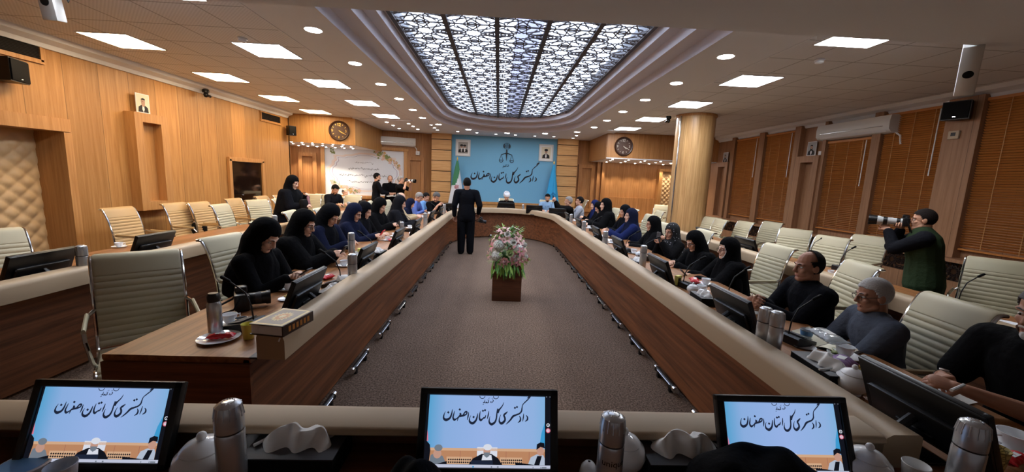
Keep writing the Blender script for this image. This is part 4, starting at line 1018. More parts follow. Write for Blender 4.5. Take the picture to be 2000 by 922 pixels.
for (px, py), lb in (((607, 534), 'black monitor turned to the nearest woman with a phone, beside the thick book'), ((722, 478), 'black monitor beside the two steel flasks, turned to the woman with glasses'), ((782, 447), 'black monitor in front of the women in navy'),
    ((818, 428), 'black monitor before the hooded women, fourth from the book'), ((846, 412), 'black monitor before the man in the blue shirt'), ((863, 405), 'black monitor before the man in the black sleeveless top')): monitor(px, py, EX*-1, lb)
monitor(877, 397, V((-.5, 1, 0)), 'black monitor at the curved corner behind the standing man in black')
for (px, py), lb in (((1790, 745), 'black monitor turned to the man wearing a wristwatch'), ((1424, 570), 'black monitor turned to the balding man'), ((1284, 502), 'black monitor before the woman bending over her hands'), ((1205, 464), 'black monitor before the woman in the navy headscarf'),
    ((1163, 443), 'black monitor before the tall woman in the black chador'), ((1129, 427.5), 'black monitor before the women sharing a phone'), ((1107, 415.5), 'black monitor before the man in the grey suit jacket')): monitor(px, py, EX, lb)
monitor(1089, 407, V((.4, 1, 0)), 'black monitor at the curved corner before the man taking a phone picture')
monitor(989, 396, V((0, 1, 0)), 'black monitor before the cleric in the white turban')
monitor(1044, 401, V((0, 1, 0)), 'black monitor before the man in the pale blue jacket')
monitor(86, 493, WX, 'black monitor on the second-row table nearest the tufted door', zt=1.0)
monitor(306, 457, WX, 'black monitor on the second-row table in front of the lone tan chair', zt=1.0)
monitor(1454, 466, EX, 'black monitor on the window-side second-row table', zt=1.0)
monitor(1373, 447, EX, 'low dark monitor on the second-row table beside the round column', zt=1.0)
monitor(708, 392, WX, 'black monitor on the second row beside the man in the beige shirt', zt=1.0)

# ---------------------------------------------------------------- things on the tables
DZ = .7445
CUPY = mat('cup_yellow', '#d8cf6a', .5); RED = mat('red_wrap', '#c8202a', .3); PURPLE = mat('purple_print', '#8a6a9a', .6); BLUEP = mat('blue_print', '#6fa8d8', .4); GOLDP = mat('gold_print', '#b89a52', .5)
GREENB = mat('green_print', '#7d8a4a', .6); CLEAR = mat('clear_plastic', '#e8eef2', .1, trans=.7); BREAD = mat('bread', '#c8b070', .8)
PROT = {}
def far(px, py):                                                             # on the far table the second number is the depth itself
    if py > 50: return (px, py)
    r = CR @ V(((px-PW/2)/FPX, -(404-PH/2)/FPX, -1.0)); return (r.x/r.y*py, py, DZ)
def place(kind, build, p, label, rz=0.0, cat=None, group=None, z=DZ, scale=1.0):
    loc = V((p[0], p[1], z)) if len(p) == 2 and isinstance(p, V) else (V(p) if len(p) == 3 else at(p[0], p[1], z))
    if kind not in PROT:
        t = thing(kind, label, cat, loc, rz, group); build(t); PROT[kind] = t
        if scale != 1: t.scale = (scale,)*3
        return t
    return dup(PROT[kind], loc, rz, label, group, scale if scale != 1 else None)
def b_flask(t):
    B().lathe([(.034, 0), (.036, .006), (.036, .185), (.034, .192)], seg=28).obj('body', STEEL, t)
    B().lathe([(.0345, .192), (.0345, .197)], seg=28).obj('seal', BLACKP, t)
    b = B(); b.lathe([(.0355, .197), (.0355, .245), (.031, .268), (.02, .276), (.002, .277)], seg=28)
    for k in range(14):
        a = 2*math.pi*k/14; b.tube([(.0352*math.cos(a), .0352*math.sin(a), .235), (.0308*math.cos(a), .0308*math.sin(a), .2665), (.014*math.cos(a), .014*math.sin(a), .2762)], .0022, 6)
    b.obj('cap', STEEL, t)
def flask(px, py, label, top=True, z0=DZ, s=1.0, grp='steel flasks'):      # px, py: the top of its cap
    P = at(px, py, z0+.277*s); return place('steel_flask', b_flask, (P.x, P.y, z0), label, cat='flask', group=grp, scale=s)
f1 = flask(445, 784, 'tall steel flask on the head table between the white sugar bowl and the tissue box', s=1.05)
f2 = flask(1199, 808, 'steel flask with dark lettering on the head table right of the middle monitor'.replace(' right of', ' beyond'), s=1.05)
f3 = flask(1906, 822, 'steel flask on the table corner in front of the man with a watch', s=1.05)
bb = B()                                                                    # the word on the flask, bent round its body
fo = bpy.data.curves.new('flask_word', 'FONT'); fo.body = 'unique'; fo.size = .026; fo.extrude = 0; fo.align_x = 'CENTER'; fob = bpy.data.objects.new('flask_word_source', fo); COL.objects.link(fob)
bpy.context.view_layer.update(); fm = bpy.data.meshes.new_from_object(fob.evaluated_get(bpy.context.evaluated_depsgraph_get())); bpy.data.objects.remove(fob)
for v in fm.vertices:
    a = v.co.x/.0362-math.pi/2+.0; v.co = (.0364*math.cos(a), .0364*math.sin(a), .14+v.co.y)
fm.name = 'lettering'; fm.materials.append(BLACKM); link('lettering', fm, f2)
for px, py, s_, lb in ((688, 498, 1, 'steel flask beside the ledge before the woman with glasses, the nearer of a pair'), (686, 456, 1, 'steel flask before the woman with glasses, the farther of a pair'),
    (785, 433, .9, 'short steel flask between two monitors before the navy-veiled women'), (831, 417, 1, 'steel flask before the hooded women, third along from the book end'), (868, 400, 1, 'steel flask before the man in the black sleeveless top'), (883, 398, .8, 'short steel flask at the curved corner beside the standing man'),
    (1497, 604, 1, 'steel flask before the balding man, the one closer to the monitor'), (1520, 612, 1, 'steel flask before the balding man, the one closer to the notebook'), (1258, 481, 1, 'steel flask before the woman holding up a phone'), (1183, 453, 1, 'steel flask before the woman in the navy headscarf'),
    (1141, 433, 1, 'steel flask before the tall woman in black'), (1116, 418, .95, 'steel flask before the man in the grey suit jacket'), (1022, 399, .95, 'steel flask on the far table between the cleric and the pale blue jacket'),
    (158, 482, 1, 'steel flask on the second-row table behind the empty chair'), (536, 422, 1, 'steel flask on the second-row table above the nearest woman'), (681, 395, 1, 'steel flask on the second row beside the man in a black T-shirt')):
    flask(px, py, lb, s=s_)
def b_flask2(t):
    B().lathe([(.034, 0), (.036, .006), (.036, .175), (.03, .19)], seg=28).obj('body', STEEL, t)
    B().lathe([(.029, .19), (.031, .194), (.031, .222), (.026, .236), (.024, .24), (.002, .241)], seg=28).obj('stopper', BLACKP, t)
P = at(416, 572, DZ+.241); place('open_flask', b_flask2, (P.x, P.y, DZ), 'steel flask without its cup, black stopper showing, near the camera on the table', cat='flask')
def b_capcup(t): B().lathe([(.028, 0), (.034, .05), (.0325, .05), (.027, .004), (.002, .004)], seg=24, caps=False).obj('cup', STEEL, t)
place('steel_cup', b_capcup, (472, 636), 'steel flask cup beside the black camera', cat='cup')
def b_pot(t):
    B().lathe([(.03, 0), (.036, .004), (.034, .01), (.058, .035), (.064, .058), (.057, .08), (.042, .09), (.04, .092)], seg=32).obj('bowl', CERAMIC, t)
    l = B().lathe([(.044, .088), (.046, .093), (.036, .104), (.018, .111), (.008, .114)], seg=32).obj('lid', CERAMIC, t); B().ell((0, 0, .122), (.011, .011, .012)).obj('knob', CERAMIC, l)
def pot(px, py, label, s=1.0): return place('sugar_bowl', b_pot, (px, py), label, cat='sugar bowl', group='white lidded sugar bowls', scale=s)
P = at(393, 843, DZ+.134*1.25); place('sugar_bowl', b_pot, (P.x, P.y, DZ), 'white lidded sugar bowl on the head table beside the tall flask', cat='sugar bowl', group='white lidded sugar bowls', scale=1.25)
P = at(1222, 846, DZ+.134*1.1); dup(PROT['sugar_bowl'], (P.x+.005, P.y+.02, DZ), 0, 'white lidded sugar bowl hidden behind the lettered flask', None, 1.15)
P = at(1685, 858, DZ+.134*1.2); dup(PROT['sugar_bowl'], (P.x+.03, P.y, DZ), 0, 'white lidded sugar bowl below the end of the beige ledge', None, 1.1)
pot(1661, 768, 'white lidded sugar bowl by the patterned paper cup before the grey-shirted man', 1.1)
pot(1352, 574, 'white lidded sugar bowl beside the handled cup, before the woman in the white-lined chador', .8); pot(1247, 503, 'small white bowl before the woman holding up a phone', .7); pot(690, 529, 'white bowl behind the ledge by the nearer steel flask', .9)
def b_shaker(t): B().lathe([(.016, 0), (.024, .012), (.027, .03), (.022, .052), (.012, .064), (.002, .067)], seg=24).obj('body', CERAMIC, t); B().lathe([(.004, .0668), (.001, .0672)], seg=8).obj('holes', BLACKM, t)
P = at(491, 846, DZ+.067*1.1); place('salt_shaker', b_shaker, (P.x, P.y, DZ), 'egg-shaped white shaker between the tall flask and the tissue box', cat='shaker', scale=1.1)
P = at(1151, 901, DZ+.067*1.1); place('salt_shaker', b_shaker, (P.x, P.y, DZ), 'egg-shaped white shaker at the lettered flask', cat='shaker', scale=1.1)
def b_tissue(t):
    B().box((0, 0, .035), (.25, .15, .07), bev=.004).obj('box', BLACKM, t); B().box((0, 0, .0715), (.252, .152, .004), bev=.001).obj('lid', GREYP, t)
    random.seed(3); ph = [random.uniform(0, 6) for _ in range(6)]
    def fn(i, j):
        x, y = 2*i-1, 2*j-1; h = max(0, 1-abs(x)**2.4)**.6*max(0, 1-abs(y)**1.5)
        w = .25*math.sin(9*x+4*y+ph[0])+.2*math.sin(5*x-9*y+ph[1])
        return (.088*x*(1+.12*math.sin(3*y+ph[2])), .04*y+.012*math.sin(7*x+ph[3]), .073+.05*h*(1+.35*w))
    B().grid(fn, 36, 16).obj('tissue', PAPER, t, ang=25)
def tissue(px, py, label, rz=0.0, s=1.0): return place('tissue_box', b_tissue, (px, py), label, rz, 'tissue box', 'black tissue boxes', DZ+.07*s, s)
def tis(px, py, label, rz, s=1.0):
    P = at(px, py, DZ+.07); q = (P.x, P.y, DZ); return place('tissue_box', b_tissue, q, label, rz, 'tissue box', 'black tissue boxes', scale=s)
tis(585, 868, 'black tissue box with a white tissue on the head table beside the tall flask', 0, 1.12); tis(1332, 880, 'black tissue box on the head table against the black cloth', 0, 1.12)
tis(1612, 714, 'black tissue box before the grey-shirted man, crowded with wrappers', 1.5); tis(738, 490, 'black tissue box behind the ledge by the second monitor', 1.5, .9); tis(650, 563, 'black tissue box behind the ledge by the first monitor', 1.5, .9); tis(1245, 508, 'black tissue box behind the ledge by the bending woman', 1.5, .9); tis(1375, 575, 'flat black tissue box by the handled white cup', 1.5, .9)
def b_spoon(t): B().tube([(0, 0, .004), (.03, 0, .008), (.06, 0, .005)], [.007, .004, .003], 8).obj('spoon', WHITEP, t)
def b_pen(t):
    B().tube([(-.05, 0, .005), (.05, 0, .005)], .005, 8).obj('barrel', WHITEP, t); B().tube([(.05, 0, .005), (.062, 0, .005)], [.004, .0015], 8).obj('tip', BLACKP, t)
for px, py, rz, lb in ((528, 856, 1.0, 'small white wrapped stick on the tissue box by the tall flask, on the flask side'), (647, 854, 1.0, 'small white wrapped stick on the tissue box by the tall flask, on the aisle side'), (1283, 868, 2.2, 'small white wrapped stick on the tissue box by the black cloth, flask side'), (1380, 862, 2.2, 'small white wrapped stick on the tissue box by the black cloth, monitor side'), (1615, 722, .2, 'small white wrapped stick on the tissue box before the grey-shirted man')):
    place('wrapped_stick', b_pen, (px, py), lb, rz, 'toothpick sachet', 'white wrapped sticks', DZ+.085)
def b_cup(t):
    B().lathe([(.07, .008), (.075, .014), (.045, .006), (.03, .002), (.002, .002)], seg=28, caps=False).obj('saucer', CERAMIC, t)
    c = B().lathe([(.022, .006), (.024, .01), (.036, .03), (.042, .062), (.039, .062), (.033, .03), (.02, .012), (.002, .012)], seg=28, caps=False).obj('cup', CERAMIC, t)
    B().tube([(.038, 0, .05), (.058, 0, .05), (.06, 0, .03), (.035, 0, .022)], .004, 8).obj('handle', CERAMIC, c)
for px, py, rz, s_, lb in ((449, 632, 1, 1, 'white cup on a saucer beside the open steel flask'), (563, 566, 2, 1, 'white cup on a saucer before the nearest woman'), (672, 520, .5, 1, 'white cup on a saucer beside the nearer steel flask'), (700, 500, 0, .9, 'white cup before the woman with glasses'), (770, 462, 1, .9, 'white cup behind the third monitor'),
    (757, 470, 2, .9, 'white cup before the navy-veiled woman'), (800, 446, 1, .9, 'white cup before the first hooded woman'), (826, 425, 1, .9, 'white cup before the second hooded woman'), (838, 418, 2, .9, 'white cup before the man in blue, near the flask'), (853, 410, 2, .8, 'white cup at the elbow of the man in blue'),
    (1369, 570, .2, 1, 'handled white cup standing beside the sugar bowl'), (1378, 556, 1, 1, 'white cup upside down by the red wrapper'), (1648, 697, 1, 1.1, 'large white cup before the grey-shirted man'), (1975, 880, 3, 1.2, 'white cup on a saucer at the frame corner'), (1237, 495, 1, 1, 'white cup before the woman in the patterned scarf'),
    (1195, 475, 1, .9, 'white cup before the clapping woman'), (1176, 465, 1, .9, 'white cup by the flask of the clapping woman'), (1150, 446, 1, .9, 'white cup before the tall woman'), (1122, 432, 1, .8, 'white cup before the women sharing a phone'), (1103, 423, 1, .8, 'white cup before the man photographing'), (1066, 12.0, 1, .8, 'white cup before the pale blue jacket'), (938, 12.0, 1, .8, 'white paper-like cup on the far table beside the standing man'),
    (1622, 536, 1, .8, 'white cup on the window-side second row below the chairs'), (233, 483, 1, .9, 'white cup on the second row behind the empty chair')):
    place('cup_and_saucer', b_cup, far(px, py), lb, rz, 'cup', 'white cups on saucers', DZ, s_)
def b_plate(t): B().lathe([(.1, .014), (.103, .016), (.07, .005), (.002, .004)], seg=36, caps=False).lathe([(.06, 0), (.06, .004)], seg=30).obj('dish', CERAMIC, t)
place('dessert_plate', b_plate, (428, 663), 'white plate holding a red snack packet at the table end', cat='plate', group='white dessert plates')
for px, py, lb in ((1961, 634, 'white plate on the second-row table at the frame edge'), (562, 585, 'small white plate with a bread roll before the nearest woman'), (1326, 556, 'small white plate under the yellow tea box'), (1570, 678, 'small white plate with a plastic cup before the notebook')): dup(PROT['dessert_plate'], at(px, py, DZ), 0, lb, None, 1 if px == 1961 else .62)
def packet(loc, rz, m, label, sx=.11, sy=.035, sz=.025):
    t = thing('snack_packet', label, 'snack packet', loc, rz); b = B()
    def fn(i, j):
        a = 2*math.pi*j; e = min(1, 6*min(i, 1-i)+.12); return ((i-.5)*sx, sy*.5*math.cos(a)*(1 if e > .5 else 1.25), sz*.5+sz*.5*math.sin(a)*e+.002*math.sin(30*i))
    b.grid(fn, 20, 14); b.obj('wrapper', m, t, ang=180)
    B().box((0, -.001, sz+.0005), (sx*.4, sy*.35, .001)).obj('print', PAPER, t)
P = at(432, 660, DZ+.01); packet((P.x, P.y, DZ+.008), .3, RED, 'red snack packet on the white plate at the table end', .13, .045, .03)
P = at(1358, 553, DZ); packet((P.x-.01, P.y, DZ+.001), 1.2, RED, 'crumpled red wrapper before the woman in the white-lined chador', .15, .08, .05); P = at(640, 545, DZ); packet((P.x, P.y, DZ+.001), 1.2, RED, 'red wrapper behind the first monitor', .12, .06, .04)
P = at(757, 470, DZ); packet((P.x+.06, P.y, DZ+.001), 1.2, RED, 'red wrapper behind the third monitor', .12, .05, .03); P = at(1610, 690, DZ); packet((P.x, P.y, DZ+.085), 1.4, CLEAR, 'clear plastic bag heaped on the tissue box', .2, .11, .05); P = at(1650, 722, DZ); packet((P.x-.03, P.y, DZ+.001), .6, PURPLE, 'purple and white snack bag beside the patterned paper cup', .15, .1, .07)
P = at(1975, 912, DZ); packet((P.x, P.y, DZ+.02), .3, RED, 'red packet at the frame corner below the white cup', .12, .05, .03)
P = at(1623, 693, DZ); packet((P.x+.05, P.y+.03, DZ+.001), 1.1, GREENB, 'small green and brown wrapper under the open notebook', .09, .05, .02); P = at(568, 586, DZ); packet((P.x, P.y, DZ+.012), .8, BREAD, 'pale bread roll on the small plate', .08, .05, .035)
def b_pcup(m):
    def f(t): B().lathe([(.024, 0), (.026, .003), (.035, .085), (.0365, .087), (.035, .089), (.033, .085), (.024, .006), (.002, .006)], seg=24, caps=False).obj('cup', m, t)
    return f
def pat_mat():
    m = mat('patterned_cup', '#b89a4a', .5); nt = m.node_tree; p = nt.nodes['Principled BSDF']; v = nt.nodes.new('ShaderNodeTexVoronoi'); v.feature = 'DISTANCE_TO_EDGE'; v.inputs['Scale'].default_value = 60
    tc = node(nt, 'TexCoord'); cr = nt.nodes.new('ShaderNodeValToRGB'); cr.color_ramp.elements[0].color = lin('#6a5a3a'); cr.color_ramp.elements[1].color = lin('#d9c27a'); cr.color_ramp.elements[1].position = .12
    nt.links.new(tc.outputs['Object'], v.inputs['Vector']); nt.links.new(v.outputs['Distance'], cr.inputs[0]); nt.links.new(cr.outputs[0], p.inputs['Base Color']); return m
PATM = pat_mat()
place('yellow_paper_cup', b_pcup(CUPY), (486, 661), 'yellow paper cup beside the beige ledge end and thick book', cat='paper cup')
place('paper_cup', b_pcup(PAPER), (1476, 634), 'white paper cup behind the paired steel flasks', cat='paper cup')
P = at(1790, 906, DZ+.088); place('paper_cup', b_pcup(PAPER), (P.x, P.y, DZ), 'pale paper cup at the bottom edge below the sugar bowl', cat='paper cup'); P = at(118, 908, DZ+.088); place('paper_cup', b_pcup(PAPER), (P.x, P.y-.0, DZ), 'white paper cup at the bottom edge before the first lit monitor', cat='paper cup')
place('patterned_paper_cup', b_pcup(PATM), (1683, 752), 'gold patterned paper cup with a red inside before the grey-shirted man', cat='paper cup'); P = at(1944, 872, DZ+.1); place('patterned_paper_cup', b_pcup(PATM), (P.x, P.y, DZ), 'gold patterned paper cup beside the corner flask', cat='paper cup', scale=1.1)
P = at(1572, 672, DZ); place('plastic_cup', b_pcup(CLEAR), (P.x, P.y, DZ+.01), 'clear plastic cup with a blue band on the small plate', cat='plastic cup')
B().lathe([(.031, .05), (.0365, .08)], seg=24, caps=False).obj('band', BLUEP, PROT['plastic_cup'])
P = at(48, 908, DZ+.05); t = thing('ice_cream_tub', 'round blue and white tub at the bottom edge before the first lit monitor', 'tub', (P.x, P.y, DZ)); B().lathe([(.05, 0), (.06, .05), (.063, .053), (.06, .056), (.002, .056)], seg=28).obj('tub', PAPER, t); B().lathe([(.057, .0565), (.03, .0575), (.002, .0575)], seg=28).obj('lid', BLUEP, t)
t = thing('tea_box', 'small yellow tea box with a brown picture, before the bending woman', 'tea box', at(1323, 556, DZ+.01), .5); B().box((0, 0, .045), (.06, .035, .09)).obj('box', CUPY, t); B().box((0, -.018, .045), (.035, .002, .05)).obj('print', W_DARK, t)
P = at(667, 562, DZ); t = thing('tea_box', 'tipped white and green tea carton behind the first monitor', 'tea box', (P.x, P.y+.02, DZ+.045), .8); t.rotation_euler = (.5, .1, .8); B().box((0, 0, .0), (.08, .07, .1), bev=.003).obj('box', PAPER, t); B().box((.0405, 0, .01), (.002, .05, .06)).obj('print', GREENB, t)
t = thing('tea_box', 'yellow tea carton beside the farther steel flask', 'tea box', at(705, 500, DZ), .3); B().box((0, 0, .045), (.07, .05, .09), bev=.003).obj('box', CUPY, t); B().box((0, -.026, .05), (.04, .002, .04)).obj('print', PAPER, t)
# microphones
def b_mic(t):
    b = B().prism([(-.075, 0), (.075, 0), (.075, .028), (-.06, .06), (-.075, .05)], .16, (0, .08, 0), (1, 0, 0), (0, 0, 1)); b.obj('base', BLACKP, t, smooth=False)
    B().box((.02, 0, .048), (.09, .12, .004), (0, .24, 0)).obj('keypad', GREYP, t)
    B().tube([(-.06, 0, .05), (-.05, 0, .14), (-.01, 0, .22), (.1, 0, .28)], .0045, 8).obj('gooseneck', BLACKP, t); B().cap((.1, 0, .28), (.15, 0, .3), .01, .011).obj('capsule', BLACKM, t)
for px, py, rz, lb in ((480, 640, 2.9, 'black microphone console beside the camera and yellow paper cup'), (655, 560, 2.8, 'black microphone console with a curved stem by the first tissue box'), (722, 505, 2.8, 'black microphone console with a looped cable before the woman with glasses'), (800, 452, 2.8, 'black microphone console before the hooded women'), (848, 418, 2.8, 'black microphone console before the man in blue'),
    (1552, 668, .2, 'black microphone console before the balding man'), (1344, 562, .2, 'black microphone console between the tea box and the sugar bowl'), (1228, 492, .2, 'black microphone console before the clapping woman'), (1160, 452, .2, 'black microphone console before the tall woman'), (1262, 508, .1, 'black microphone console before the woman in the patterned scarf'), (1430, 590, .3, 'black microphone console before the woman in the white-lined chador'),
    (1880, 600, .1, 'black gooseneck microphone on the second row at the frame edge'), (1645, 528, .2, 'black gooseneck microphone on the second row beside the photographer'), (1588, 502, .2, 'black gooseneck microphone on the second row below the air conditioner'), (905, 11.75, 1.6, 'black microphone console at the corner beside the standing man'), (1078, 11.9, 1.3, 'black microphone console at the far table corner')):
    place('desk_microphone', b_mic, far(px, py), lb, rz, 'microphone', 'gooseneck microphones', DZ)
# papers, notebook, book, phones, cameras
def paper(px, py, rz, label, w=.21, h=.297, z=DZ+.001):
    t = thing('paper_sheet', label, 'paper', at(px, py, z), rz); B().grid(lambda i, j: ((i-.5)*w, (j-.5)*h, .001+.004*math.sin(3*i+2*j)), 6, 6).obj('sheet', PAPER, t)
paper(580, 545, .4, 'white sheet of paper under the hands of the nearest woman'); paper(812, 455, .2, 'white sheets before the hooded women'); paper(846, 416, .2, 'white sheet under the hand of the man in blue'); paper(1455, 618, .5, 'white notes before the balding man'); paper(1190, 468, .3, 'cream notes before the woman in the navy headscarf'); paper(1835, 770, .3, 'white sheet before the man with a watch', .25, .2)
t = thing('open_notebook', 'open cream notebook before the grey-shirted man', 'notebook', at(1612, 674, DZ), -1.15)
for s_ in (-1, 1): B().grid(lambda i, j: (s_*i*.15, (j-.5)*.21, .004+.02*math.sin(math.pi*min(1, i*1.1))*(1-.4*i)+(.05*i*i if s_ < 0 else 0)), 10, 2).obj('page', mat('cream_page', '#e6dfc8', .8), t, ang=180)
B().box((0, 0, .003), (.31, .22, .004)).obj('cover', W_DARK, t)
bk = thing('thick_book', 'thick ornate closed book lying on the end of the beige ledge', 'book', (0, 0, 0), .0)
P = at(552, 622, .92); bk.location = (P.x, P.y, .872); bk.rotation_euler = (0, 0, -.16); bk.scale = (.84, .84, .95)
GOLDC = mat('gilt_cover', '#c9b27a', .4); BRN = mat('book_leather', '#3c2c22', .4); ORN = mat('book_ornament', '#b8762a', .4); GRYC = mat('book_field', '#8f857a', .5)
B().box((0, 0, .03), (.2, .275, .05)).obj('pages', PAPER, bk, smooth=False); b = B(); b.box((0, 0, .002), (.215, .29, .004)); b.box((0, 0, .058), (.215, .29, .005)); b.box((.107, 0, .03), (.008, .29, .06), bev=.003); cv = b.obj('cover', BRN, bk)
b = B(); b.mi = 0; b.box((0, 0, .0607), (.2, .275, .001)); b.mi = 1; b.box((0, 0, .0612), (.165, .24, .001)); b.mi = 0
for n_, r, mi, z in ((16, .075, 0, .0618), (16, .055, 2, .0621), (8, .028, 0, .0624)):
    b.mi = mi; b.prism([((r if k % 2 == 0 else r*.7)*math.cos(math.pi*k/n_)*.75, (r if k % 2 == 0 else r*.7)*math.sin(math.pi*k/n_)*1.1) for k in range(2*n_)], .0004, (0, 0, z))
b.mi = 2
for k in range(7): b.prism([(x*.01, y*.016) for x, y in ((-1, 0), (0, -1), (1, 0), (0, 1))], .0004, (0, 0, .0616)) if k < 1 else b.box((.1115, -.12+.035*k, .03), (.001, .02, .03))
b.obj('ornament', [GOLDC, GRYC, ORN], bk, smooth=False); B().box((.09, -.15, -.012), (.008, .02, .002), (.9, 0, 0)).obj('ribbon', PAPER, bk)
LENSW = mat('lens_white', '#c8c8c6', .4)
def camera_thing(loc, rz, label, rx=0.0, long_lens=False, ry=0.0):          # looks along local +Y
    t = thing('photo_camera', label, 'camera', loc); t.rotation_euler = Euler((rx, ry, rz)); s_ = 1.0
    B().box((0, 0, .05), (.145, .06, .095), bev=.012).box((.055, .025, .048), (.035, .04, .09), bev=.012).obj('body', BLACKP, t)
    B().box((0, .005, .112), (.055, .06, .04), bev=.012).obj('viewfinder', BLACKP, t); B().lathe([(.012, .1), (.012, .112)], (-.05, 0, 0), seg=14).obj('dial', GREYP, t)
    X90 = M.Rotation(-math.pi/2, 3, 'X')
    if long_lens:
        l = B().lathe([(.036, .03), (.036, .1), (.04, .11), (.043, .2), (.05, .215), (.05, .24)], (0, 0, .05), seg=24, rot=X90).obj('lens', LENSW, t)
        B().lathe([(.0375, .045), (.0375, .075)], (0, 0, .05), seg=24, rot=X90).obj('zoom_ring', BLACKP, l); B().lathe([(.045, .15), (.0465, .185)], (0, 0, .05), seg=24, rot=X90).obj('focus_ring', BLACKP, l); B().lathe([(.052, .235), (.058, .31), (.056, .31), (.05, .24)], (0, 0, .05), seg=24, rot=X90, caps=False).obj('lens_hood', BLACKP, l); B().lathe([(.048, .242), (.002, .243)], (0, 0, .05), seg=24, rot=X90).obj('glass', DARKG, l)
    else:
        l = B().lathe([(.034, .03), (.036, .12), (.04, .125), (.04, .145)], (0, 0, .05), seg=24, rot=X90).obj('lens', BLACKP, t); B().lathe([(.0355, .07), (.0365, .1)], (0, 0, .05), seg=24, rot=X90).obj('zoom_ring', GREYP, l); B().lathe([(.038, .146), (.002, .147)], (0, 0, .05), seg=24, rot=X90).obj('glass', DARKG, l)
    B().tube([(-.07, 0, .08), (-.11, -.04, .03), (-.09, -.1, .006), (.0, -.13, .004), (.09, -.1, .006), (.11, -.03, .03), (.07, 0, .08)] if not long_lens else [(-.07, 0, .08), (-.1, -.05, -.04), (-.03, -.08, -.16), (.05, -.08, -.15), (.09, -.04, -.02), (.07, 0, .08)], .006, 6, flat=.4).obj('strap', BLACKM, t)
    return t
P = at(474, 606, DZ); cm_ = camera_thing((P.x-.03, P.y+.03, DZ+.002), -1.0, 'black camera with strap lying on the table before the empty chairs'); cm_.scale = (1.2,)*3
def phone(loc, rot, label, m=None):
    t = thing('mobile_phone', label, 'phone', loc); t.rotation_euler = rot; B().box((0, 0, 0), (.072, .148, .009), bev=.004).obj('case', m or BLACKP, t); B().box((0, 0, .005), (.066, .14, .001)).obj('screen', DARKG, t, smooth=False); B().box((.018, .05, -.0055), (.022, .024, .003), bev=.002).obj('camera_bump', GREYP, t); return t
# bag on the wall chair
t = thing('camera_bag', 'black camera bag lying on a tan chair by the panelled wall', 'bag', tuple(at(384, 452, .55)))
t.rotation_euler = (0, 0, -.5); b = B().box((0, 0, .05), (.34, .22, .22), bev=.05, seg=3); b.obj('body', BLACKM, t); B().box((.0, -.115, .03), (.2, .05, .14), bev=.02).obj('pocket', BLACKM, t); B().tube([(-.15, 0, .14), (-.1, 0, .2), (.1, 0, .2), (.15, 0, .14)], .012).obj('handle', BLACKM, t); B().box((0, -.1, .1), (.26, .02, .006)).obj('zip', GREYP, t)
# black cloths at the near edge of the head table
def cloth_heap(cx, cy, sx, sy, h, label, seed):
    t = thing('black_cloth', label, 'cloth', (cx, cy, DZ)); random.seed(seed); ph = [random.uniform(0, 6) for _ in range(5)]
    def fn(i, j):
        x, y = (i-.5)*2, (j-.5)*2; r = (abs(x)**2.6+abs(y)**2.6); k = max(0, 1-r)**.55
        w = .012*math.sin(4*x+ph[0]+2*y)*k+.008*math.sin(9*x-5*y+ph[1])*k
        return (x*sx, y*sy, h*k*(1+.18*x*(-1 if seed == 2 else .3))+w+.002)
    B().grid(fn, 44, 30).obj('fabric', CLOTHB, t, ang=180); B().tube([(-sx*.7, sy*.5, .01), (0, sy*.62, h*.62), (sx*.7, sy*.5, .01)], .004, 6).obj('hem', CLOTHB, t)

# ---------------------------------------------------------------- people
def skin_mat(n, h): return mat('skin_'+n, h, .5, spec=.35, bump=.04, bscale=300)
SK = {'fair': skin_mat('fair', '#dcae94'), 'mid': skin_mat('mid', '#c8967a'), 'dark': skin_mat('dark', '#a87860'), 'pale': skin_mat('pale', '#e2b9a2')}
def cloth(n, h, bump=.35): return mat('cloth_'+n, h, .9, spec=.08, bump=bump, bscale=28, sheen=.0)
CLOTHB = cloth('black_fabric', '#0a0a0c'); CL = {'black': CLOTHB, 'ink': cloth('ink', '#0d0e13'), 'navy': cloth('navy', '#151a30'), 'navy2': cloth('navy_coat', '#1a2450'), 'char': cloth('charcoal', '#15161b'), 'slate': cloth('slate', '#4c525e'), 'blue': cloth('blue_shirt', '#5f74b8'),
  'sky': cloth('sky', '#6f9cd0'), 'beige': cloth('beige', '#b8a584'), 'jacket': cloth('pale_jacket', '#86a5c4'), 'gjacket': cloth('grey_jacket', '#a4a9b4'), 'olive': cloth('olive', '#2c3a26'), 'white': cloth('white', '#d8d8dc'), 'robe': cloth('robe', '#101012'), 'trouser': cloth('trouser', '#0c0d11')}
HAIRM = {'black': mat('hair_black', '#0e0c0c', .8, spec=.15, bump=.4, bscale=90), 'grey': mat('hair_grey', '#8a8784', .8, spec=.15, bump=.4, bscale=90), 'salt': mat('hair_salt', '#5c5a5a', .8, spec=.15, bump=.4, bscale=90), 'white': mat('hair_white', '#b4b2b0', .8, spec=.15, bump=.4, bscale=90), 'brown': mat('hair_brown', '#1c1513', .8, spec=.15, bump=.4, bscale=90)}
EYEW = mat('eye_white', '#d8d0c8', .2); IRIS = mat('iris', '#1a100c', .2); LIP = mat('lip', '#9a5a50', .5)
def remesh(b, name, mats, vox, smooth=4, parent=None):
    o = b.obj(name, mats, None, ang=180); m = o.modifiers.new('r', 'REMESH'); m.mode = 'VOXEL'; m.voxel_size = vox; m.use_smooth_shade = True
    s_ = o.modifiers.new('s', 'SMOOTH'); s_.factor = .5; s_.iterations = smooth
    bpy.context.view_layer.update(); dg = bpy.context.evaluated_depsgraph_get()
    me = bpy.data.meshes.new_from_object(o.evaluated_get(dg)); old = o.data; o.modifiers.clear(); o.data = me; me.name = name; bpy.data.meshes.remove(old)
    if not me.materials: me.materials.append(mats)
    me.polygons.foreach_set('use_smooth', [True]*len(me.polygons))
    if parent is not None: o.parent = parent
    return o
